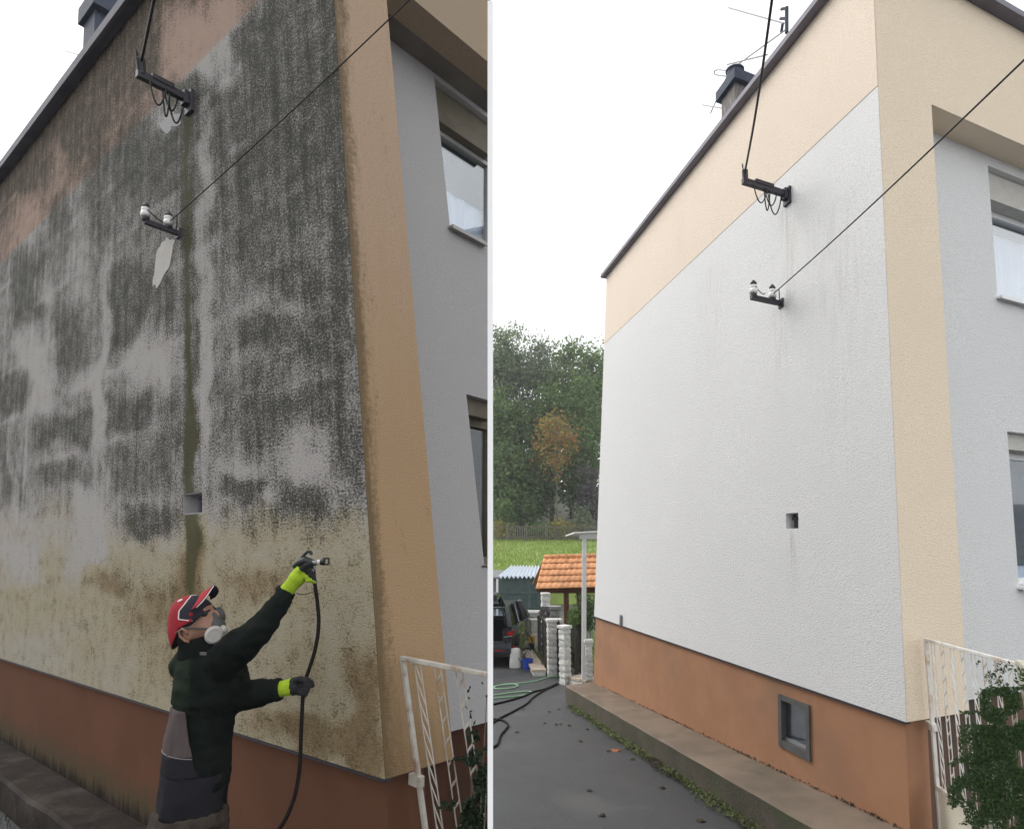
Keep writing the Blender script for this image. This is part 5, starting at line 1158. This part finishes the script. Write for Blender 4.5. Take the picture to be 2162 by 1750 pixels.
# ------------------------------------------------------------------ person spraying the wall
PD = 2.62
def Q(px, py, d=0.0): return aty(px, py, PD+d)
KX = 1/ (np.linalg.norm(Q(401,1400)-Q(400,1400)))     # pixels per metre at the person
def solidify(name, mb, mats, parent, voxel=.011, smooth_it=6, wrinkle=0, wscale=9, matfn=None):
    me = bpy.data.meshes.new(name); me.from_pydata(mb.v, [], mb.f); tmp = bpy.data.objects.new('tmp', me); COL.objects.link(tmp)
    bm = bmesh.new(); bm.from_mesh(me); bmesh.ops.recalc_face_normals(bm, faces=bm.faces); bm.to_mesh(me); bm.free()
    r = tmp.modifiers.new('r', 'REMESH'); r.mode = 'VOXEL'; r.voxel_size = voxel
    s_ = tmp.modifiers.new('s', 'SMOOTH'); s_.iterations = smooth_it; s_.factor = .5
    bpy.context.view_layer.update(); dg = bpy.context.evaluated_depsgraph_get()
    out = bpy.data.meshes.new_from_object(tmp.evaluated_get(dg)); bpy.data.objects.remove(tmp); out.name = name
    off = root_loc(parent)
    if wrinkle:
        for v in out.vertices:
            c = v.co; k = mnoise.noise(Vector((c.x*wscale, c.y*wscale, c.z*wscale*1.6)))+.5*mnoise.noise(Vector((c.x*wscale*2.6, c.y*wscale*2.6, c.z*wscale*3.8+5)))
            v.co = c+v.normal*(k*wrinkle)
    out.materials.clear()
    for m_ in mats: out.materials.append(m_)
    for p in out.polygons:
        p.use_smooth = True
        if matfn: p.material_index = matfn(np.array(p.center))
    for v in out.vertices: v.co = v.co-Vector(off)
    o = bpy.data.objects.new(name, out); COL.objects.link(o); o.parent = parent; return o
feet = Q(395,1740); person = thing('person', 'person in dark jacket and red cap spraying the mouldy wall', 'person', (feet[0], PD, ground_z(PD)))
rg = np.array([1.,0,0]); upv = np.array([0,-sp*.5,1.]); upv /= np.linalg.norm(upv); dp = np.array([0,1.,0])
# torso rings: left px, right px, row
rings = [(398,456,1352),(392,462,1366),(372,490,1380),(361,508,1404),(356,514,1440),(355,508,1475),(352,492,1505),(344,487,1545),(338,484,1575),(334,480,1630),(332,476,1662),(330,470,1700),(328,470,1735)]
dh = [.055,.075,.10,.125,.135,.135,.13,.13,.13,.135,.14,.145,.14]
def ring_pts(i, n=28, k=1.0, kd=None):
    l, r, y = rings[i]; c = Q((l+r)/2+7, y, .02); hw = (r-l)/2/KX*k*.89; d = dh[i]*(kd or k)*.92
    return [c+rg*hw*math.cos(2*math.pi*j/n)*1.0+dp*d*math.sin(2*math.pi*j/n) for j in range(n)]
def loft(mb, rr, m=0):
    n = len(rr[0]); vs = [q for r in rr for q in r]; fs = [(i*n+j, i*n+(j+1)%n, (i+1)*n+(j+1)%n, (i+1)*n+j) for i in range(len(rr)-1) for j in range(n)]
    fs += [tuple(range(n))[::-1], tuple(range((len(rr)-1)*n, len(rr)*n))]; mb.add(vs, fs, m)
# the body itself: head, neck, trunk, arms, legs in one skin
tilt = R_(27); up_i = np.array([0,-sp,cp]); HF = rg*math.cos(tilt)+up_i*math.sin(tilt); HU = -rg*math.sin(tilt)+up_i*math.cos(tilt); HL = np.array([0,cp,sp])
HC = Q(409,1313)
def Hd(f, u, l): return HC+HF*f+HU*u+HL*l
ax = [HF, HL, HU]
mb = MB()
mb.blob(Hd(-.010,.008,0), (.084,.068,.086), ax); mb.blob(Hd(.035,-.03,0), (.062,.060,.085), ax); mb.blob(Hd(.05,-.085,0), (.045,.045,.035), ax)
mb.blob(Hd(.098,-.018,0), (.018,.013,.026), ax); mb.blob(Hd(.082,.028,0), (.016,.05,.012), ax)
mb.blob(Hd(-.002,-.028,-.074), (.021,.012,.033), ax); mb.blob(Hd(-.002,-.028,.074), (.021,.012,.033), ax)
mb.tube([Hd(-.02,-.05,0), Q(424,1372,.02), Q(425,1395,.02)], [.060,.062,.075], 12)
loft(mb, [ring_pts(i, 20, .86) for i in range(1, 13)])
ARM1 = [Q(474,1392,-.05), Q(510,1362,-.07), Q(556,1322,-.06), Q(590,1272,-.02), Q(609,1243,.0)]; AR1 = [.080,.073,.056,.046,.036]
ARM2 = [Q(480,1400,.12), Q(492,1440,.12), Q(505,1470,.06), Q(550,1462,.02), Q(588,1455,.0), Q(602,1452,.0)]; AR2 = [.07,.068,.066,.054,.040,.032]
mb.tube(ARM1, [r*.72 for r in AR1], 12); mb.tube(ARM2, [r*.74 for r in AR2], 12)
hipL, hipR = Q(372,1722,.0), Q(430,1722,.05); gz = ground_z(PD)
def leg(h, dx, dy): return [h, np.array([h[0]+dx*.5, h[1]+dy*.5-.02, .50]), np.array([h[0]+dx, h[1]+dy, .09])]
LEG1, LEG2 = leg(hipL, -.02, .0), leg(hipR, .03, .10)
for lg in (LEG1, LEG2): mb.tube(lg, [.085,.058,.042], 12)
solidify('body', mb, [m_skin], person, .010, 5)
# eyes and hair
mb = MB(); mb.blob(Hd(.076,.012,-.032), (.012,.012,.011), ax); mb.blob(Hd(.076,.012,.032), (.012,.012,.011), ax); obj('eye', mb, m_hair, person, smooth=True)
mb = MB(); mb.blob(Hd(-.032,-.025,0), (.064,.070,.064), ax); obj('hair', mb, m_hair, person, smooth=True)
mb = MB(); mb.tube([Hd(.01,-.03,-.0865), Hd(.012,-.012,-.088), Hd(.002,.004,-.088), Hd(-.014,.0,-.087), Hd(-.02,-.02,-.086), Hd(-.012,-.045,-.085), Hd(.0,-.058,-.083)], .0052, 8); obj('ear_rim', mb, m_skin, person, smooth=True)
# jacket
def jring(i):
    l, r, y = rings[i]; sh = 0 if i < 6 else 16; c = Q((l+sh+r)/2+7, y, .02); hw = (r-l-sh)/2/KX*.89; d = dh[i]*(.98 if i < 6 else .83)
    return [c+rg*hw*math.cos(2*math.pi*j/24)+dp*d*math.sin(2*math.pi*j/24) for j in range(24)]
mb = MB(); loft(mb, [jring(i) for i in range(2, 11)]); mb.tube(ARM1[:4]+[Q(604,1250,0)], AR1[:4]+[.041], 14); mb.tube(ARM2[:5], AR2[:5], 14)
mb.blob(Q(474,1394,-.04), (.078,.08,.078)); mb.blob(Q(390,1400,.03), (.055,.08,.055))
def jmat(c):
    x, y = proj(c); return 1 if (x < 400-(y-1400)*.02 and 1375 < y < 1512+10*math.sin(x*.35)) else 0
jk = solidify('jacket', mb, [m_jacket, m_jacketg], person, .009, 3, .0065, 17, jmat)
mb = MB(); mb.tube([Q(420,1346,.01), Q(422,1358,.01), Q(425,1380,.02)], [.078,.082,.090], 18); mb.blob(Q(447,1362,0), (.045,.06,.028)); solidify('collar', mb, [m_jacket], jk, .008, 2, .003, 20)
mb = MB(); q = Q(428,1379,-.09); mb.hexa([q+rg*a+up_i*b2+dp*c for a, b2, c in ((-.012,-.006,0),(.014,-.010,.006),(.014,-.010,.02),(-.012,-.006,.014),(-.012,.004,.0),(.014,.002,.006),(.014,.002,.02),(-.012,.004,.014))]); obj('brand_tab', mb, m_piping, jk)
mb = MB(); mb.tube([Q(600,1254,0), Q(606,1245,0)], [.044,.040], 14); obj('cuff', mb, m_jacket, jk, smooth=True); mb = MB(); mb.tube([Q(583,1456,0), Q(593,1454,0)], [.046,.043], 14); obj('cuff', mb, m_jacket, jk, smooth=True)
# bib overalls: taupe back panel, navy waist, trousers
def panel(name, rows, a0f, a1f, k, mats, parent, n=22):
    mb = MB(); R0 = []
    for (l, r, y, d, a0, a1) in rows:
        c = Q((l+r)/2+7, y, .02); hw = (r-l)/2/KX*k*.89; d = d*.92
        for kk in (1.0, .93):
            for j in range(n+1):
                a = a0+(a1-a0)*j/n; wr = 1+.075*mnoise.noise(Vector((a*3.2, y*.012, 1.7)))+.04*mnoise.noise(Vector((a*7, y*.03, 4.7)))
                R0.append(c+rg*hw*kk*wr*math.cos(a)+dp*d*k*kk*wr*math.sin(a))
    N = n+1; S_ = 2*N; mb.v = [tuple(q) for q in R0]; rr = len(rows)
    for i in range(rr-1):
        for j in range(n):
            mb.f.append((i*S_+j, i*S_+j+1, (i+1)*S_+j+1, (i+1)*S_+j)); mb.f.append((i*S_+N+j, (i+1)*S_+N+j, (i+1)*S_+N+j+1, i*S_+N+j+1))
        for j in (0, n): mb.f.append((i*S_+j, (i+1)*S_+j, (i+1)*S_+N+j, i*S_+N+j))
    for i in (0, rr-1):
        for j in range(n): mb.f.append((i*S_+j, i*S_+N+j, i*S_+N+j+1, i*S_+j+1))
    mb.m = [0]*len(mb.f); return obj(name, mb, mats, parent, smooth=True)
def rint(y):
    ys = [q[2] for q in rings]; return (float(np.interp(y, ys, [q[0] for q in rings])), float(np.interp(y, ys, [q[1] for q in rings])), y, float(np.interp(y, ys, dh)))
def ang_at(y, xb):                      # camera-side angle at which the ring shows column xb
    l, r, _, _ = rint(y); return -math.acos(max(-1, min(1, (xb-(l+r)/2)/((r-l)/2))))
ys = np.linspace(1486, 1582, 16)
panel('overall_back', [(*rint(y), -math.pi*1.35, ang_at(y, float(np.interp(y,[1486,1520,1545,1582],[414,420,424,432])))) for y in ys], None, None, .985, m_grey, person)
ys = np.linspace(1578, 1706, 20)
nv = panel('overall_waist', [(*rint(y), -math.pi*1.9, ang_at(y, float(np.interp(y,[1578,1600,1622,1640,1706],[432,436,446,700,700])))) for y in ys], None, None, 1.0, m_navy, person, 30)
mb = MB(); pts = []
for a in np.linspace(-math.pi*1.2, ang_at(1582, 432), 20):
    yy = 1573+14*max(0,math.cos(a)*.5+.5); l, r, _, d = rint(yy); c = Q((l+r)/2+7, yy, .02); pts.append(c+rg*(r-l)/2/KX*.89*1.012*math.cos(a)+dp*d*.92*1.012*math.sin(a))
mb.tube(pts, .0020, 6); obj('piping', mb, m_piping, nv)
mb = MB(); loft(mb, [ring_pts(11, 24, 1.0), ring_pts(12, 24, 1.03)])
for lg in (LEG1, LEG2): mb.tube([lg[0]+np.array([0,0,.03]), lg[0]-np.array([0,0,.06]), lg[1], lg[2]], [.090,.098,.080,.074], 16)
solidify('trousers', mb, [m_trous], person, .010, 3, .008, 16)
for lg in (LEG1, LEG2):
    mb = MB(); a = lg[2]; mb.hexa([a+np.array(q) for q in ((-.05,-.10,-.09),(.20,-.06,-.09),(.20,.06,-.09),(-.05,.06,-.09),(-.05,-.06,.03),(.06,-.05,.03),(.06,.05,.03),(-.05,.06,.03))]); obj('boot', mb, m_hair, person, bevel=.012)
# cap
def cap():
    c = (-.012,.012); nu, nvv = 60, 20
    def D(a, v, k=1.0):
        low = -.075*max(0, -math.cos(a))**.8*math.cos(v)**2        # dips at the nape
        return Hd(c[0]+  .106*k*math.cos(a)*math.cos(v), c[1]+low+.104*k*math.sin(v), .087*k*math.sin(a)*math.cos(v))
    ab = lambda v: R_(float(np.interp(math.degrees(v), [0,18,36,52,62], [58,82,74,40,0])))
    mb = MB(); mb.v = [tuple(D(2*math.pi*j/nu, i/nvv*math.pi*.5)) for i in range(nvv+1) for j in range(nu)]
    for i in range(nvv):
        for j in range(nu):
            mb.f.append((i*nu+j, i*nu+(j+1)%nu, (i+1)*nu+(j+1)%nu, (i+1)*nu+j)); a = 2*math.pi*(j+.5)/nu; a = a-2*math.pi if a > math.pi else a; v = (i+.5)/nvv*math.pi*.5
            mb.m.append(1 if abs(a) < ab(v) else 0)
    mb.f.append(tuple(range(nu))[::-1]); mb.m.append(1)
    o = obj('cap', mb, [m_capred, m_capnavy], person, smooth=True)
    for sg in (-1, 1):
        p = MB(); p.tube([D(sg*ab(v), v, 1.008) for v in np.linspace(0, R_(62), 22)], .0022, 6); obj('piping', p, m_capwhite, o, smooth=True)
    e = MB(); e.blob(D(R_(-55),R_(14),1.004), (.009,.003,.009), ax); e.blob(D(R_(-62),R_(3),1.004), (.009,.003,.008), ax); obj('side_emblem', e, m_capred, o, smooth=True)
    e = MB(); e.blob(D(R_(-60),R_(66),1.0), (.012,.008,.005), ax); obj('emblem', e, m_capwhite, o, smooth=True)
    b = MB(); n = 14; rows = 7
    for lay, dz in ((0, .004), (1, -.004)):
        for i in range(rows):
            u = i/(rows-1)
            for j in range(n+1):
                l = -.076+.152*j/n; edge = math.sqrt(max(0, 1-(l/.080)**2)); f0 = .048+.040*edge; f1 = f0+.055*edge**.7
                b.v.append(tuple(Hd(f0+(f1-f0)*u, .092-.9*abs(l)**1.45*1.9+.004*u*edge+dz, l)))
    N = rows*(n+1)
    for i in range(rows-1):
        for j in range(n):
            a = i*(n+1)+j; b.f.append((a,a+1,a+n+2,a+n+1)); b.m.append(0); b.f.append((N+a,N+a+n+1,N+a+n+2,N+a+1)); b.m.append(1)
    edge_i = [(0,j) for j in range(n+1)]
    for j in range(n):
        a = (rows-1)*(n+1)+j; b.f.append((a,a+1,N+a+1,N+a)); b.m.append(1); a = j; b.f.append((a,N+a,N+a+1,a+1)); b.m.append(1)
    for i in range(rows-1):
        for j in (0, n): a = i*(n+1)+j; b.f.append((a,a+n+1,N+a+n+1,N+a)); b.m.append(1)
    obj('brim', b, [m_capred, m_capnavy], o, smooth=True)
    p = MB(); p.tube([np.array(b.v[(rows-1)*(n+1)+j])*.5+np.array(b.v[N+(rows-1)*(n+1)+j])*.5 for j in range(0, n//2+1)], .0022, 6); obj('brim_piping', p, m_capwhite, o, smooth=True)
cap()
# respirator
mb = MB(); mb.blob(Hd(.078,-.060,0), (.034,.042,.045), ax); mb.blob(Hd(.092,-.022,0), (.018,.022,.03), ax); rs = solidify('respirator', mb, [m_maskdark], person, .007, 4)
for sg, mt in ((-1, m_mask), (1, m_maskdark)):
    mb = MB(); axd = unit(HF*.55+HL*.80*sg-HU*.15); mb.lathe(Hd(.070,-.078,-.032) if sg < 0 else Hd(.070,-.024,.028), axd, [(.024,0),(.033,.006),(.036,.016),(.036,.024),(.033,.030),(.026,.033),(.022,.031),(.010,.032)], 22); obj('filter_cartridge', mb, mt, rs, smooth=True)
mb = MB(); mb.blob(Hd(.104,-.084,-.014), (.018,.020,.020), ax); obj('exhale_valve', mb, m_mask, rs, smooth=True)
mb = MB(); mb.tube(bez([Hd(.075,-.05,-.05), Hd(.04,-.02,-.072), Hd(.01,.0,-.085), Hd(-.03,.0,-.087)]), .004, 6); mb.tube(bez([Hd(.07,-.085,-.045), Hd(.02,-.095,-.062), Hd(-.04,-.09,-.055)]), .004, 6); obj('strap', mb, m_maskdark, rs, smooth=True)
# gloves
def glove(name, wrist, knuckle, spread, fingers, thumb, r=.031):
    mb = MB(); w, k = np.array(wrist), np.array(knuckle)
    mb.tube([w-(k-w)*.25, w, w+(k-w)*.35], [.034,.031,.033], 12); mb.tube([w+(k-w)*.2, (w+k)/2, k], [(r*.95),(r*1.15),(r*1.05)], 12); mb.blob((w+2*k)/3, (r*1.05,r*1.0,r*1.15))
    fin = MB()
    for f in fingers: mb.tube(f, [.0105,.0105,.0098,.0085][:len(f)], 8); mb.blob(f[-1], (.0085,.0085,.0085))
    mb.tube(thumb, [.013,.012,.0105][:len(thumb)], 8); mb.blob(thumb[-1], (.0105,.0105,.0105))
    kd = unit(k-w)
    def mf(c): return 1 if np.dot(c-w, kd) > np.linalg.norm(k-w)*spread else 0
    return solidify(name, mb, [m_glove, m_glovepalm], person, .0042, 2, 0, 1, mf)
w1, k1 = Q(611,1240,0), Q(641,1204,0)
fg = []
for i in range(4):
    o = .018-.017*i; b0 = np.array([0,-.0,0]); bx_, by_ = 646+i*2.0, 1196+i*9.5
    fg.append([Q(bx_-6,by_+2,-.018), Q(bx_+6,by_-1,-.024), Q(bx_+13,by_+3,-.012), Q(bx_+10,by_+5,.008)])
glove('glove', w1, k1, 1.02, fg, [Q(632,1206,-.03), Q(645,1194,-.034), Q(656,1190,-.028)], .032)
mb = MB(); mb.tube([Q(603+9*math.cos(a)+6,1246+0*a+9*math.sin(a),-.036*math.sin(a*1.0)) for a in np.linspace(0,.01,2)], .001, 4)
w2_, k2 = Q(597,1453,0), Q(633,1446,0); fg = []
for i, (x, y) in enumerate(((640,1436),(641,1446),(640,1455),(637,1463))):
    fg.append([Q(x-8,y,-.010), Q(x+4,y-1,-.030), Q(x+13-(i*1.5),y+3,-.020), Q(x+10-(i*1.5),y+6,.004)])
fg[0] = [Q(634,1434,-.012), Q(648,1433,-.018), Q(658,1440,-.012), Q(661,1447,-.006)]
glove('glove', w2_, k2, .55, fg, [Q(622,1436,-.02), Q(634,1432,-.034), Q(644,1437,-.030)], .031)
mb = MB(); mb.tube(bez([Q(626,1252,-.03), Q(640,1255,-.03), Q(655,1251,-.01), Q(668,1246,0)]), .0022, 6); obj('wrist_cord', mb, m_hosesleeve, person, smooth=True)
# spray gun in the raised hand
gun = thing('spray_gun', 'black spray gun with white nozzle held up in the lime glove', 'spray gun', Q(650,1195))
mb = MB(); mb.tube([Q(619,1197,.0), Q(630,1189,.0), Q(644,1183,.0), Q(660,1188,.0), Q(667,1192,.0)], [.010,.017,.019,.015,.013], 10); mb.tube([Q(648,1190,0), Q(654,1208,0), Q(655,1222,0)], [.016,.014,.012], 10); solidify('gun_body', mb, [m_gun], gun, .004, 2)
mb = MB(); mb.tube(bez([Q(632,1186,0), Q(640,1174,0), Q(649,1165,0), Q(656,1166,0), Q(658,1171,0)]), [.0075]*16+[.0065]*17, 8); obj('hanging_hook', mb, m_gun, gun, smooth=True)
mb = MB(); mb.tube([Q(660,1188,-.004), Q(669,1188,-.004)], .012, 12); mb.tube([Q(662,1186,0), Q(662,1202,0)], .010, 10); obj('fluid_fitting', mb, m_gunmetal, gun)
mb = MB(); mb.tube([Q(669,1187,0), Q(678,1186,0)], [.011,.010], 12); obj('white_nozzle', mb, m_capwhite, gun, smooth=True)
mb = MB(); mb.lathe(Q(677,1186,0), (1,0,.05), [(.013,0),(.015,.008),(.015,.016),(.008,.018)], 12)
for a, b2 in (((682,1179),(694,1178)),((682,1191),(694,1191)),((694,1178),(694,1191))): mb.tube([Q(*a), Q(*b2)], .0045, 6)
obj('tip_guard', mb, m_gun, gun)
mb = MB(); mb.tube([Q(652,1194,-.024), Q(662,1206,-.014), Q(660,1216,-.006)], .004, 6); obj('trigger', mb, m_gunmetal, gun)
hp = [(662,1202),(664,1225),(668,1255),(671,1280),(673,1310),(671,1340),(665,1372),(655,1405),(646,1432),(641,1452),(639,1480),(636,1540),(634,1600),(630,1640),(622,1680),(606,1722),(588,1752),(560,1800)]
mb = MB(); pts = bez([Q(*q) for q in hp], 6)+[np.array([-.95, PD-.1, .25]), np.array([-.9, PD-.2, .02])]; mb.tube(pts, .0082, 8); ho = obj('spray_hose', mb, m_hose, smooth=True, label='black hose hanging from the spray gun through the lower gloved hand', cat='hose')

# ------------------------------------------------------------------ damp air
mb = MB(); mb.box(-160, 160, -160, 160, -2.2, 27); hz = obj('haze', mb, M('haze_surface', (1,1,1)), kind='stuff', label='thin damp haze over the valley')
hm = bpy.data.materials.new('damp_air'); hm.use_nodes = True; hm.node_tree.nodes.clear()
ho_ = hm.node_tree.nodes.new('ShaderNodeOutputMaterial'); hv = hm.node_tree.nodes.new('ShaderNodeVolumePrincipled'); hv.inputs['Color'].default_value = (.95,.97,1,1); hv.inputs['Density'].default_value = .0012
hm.node_tree.links.new(hv.outputs[0], ho_.inputs['Volume']); hz.data.materials.clear(); hz.data.materials.append(hm)
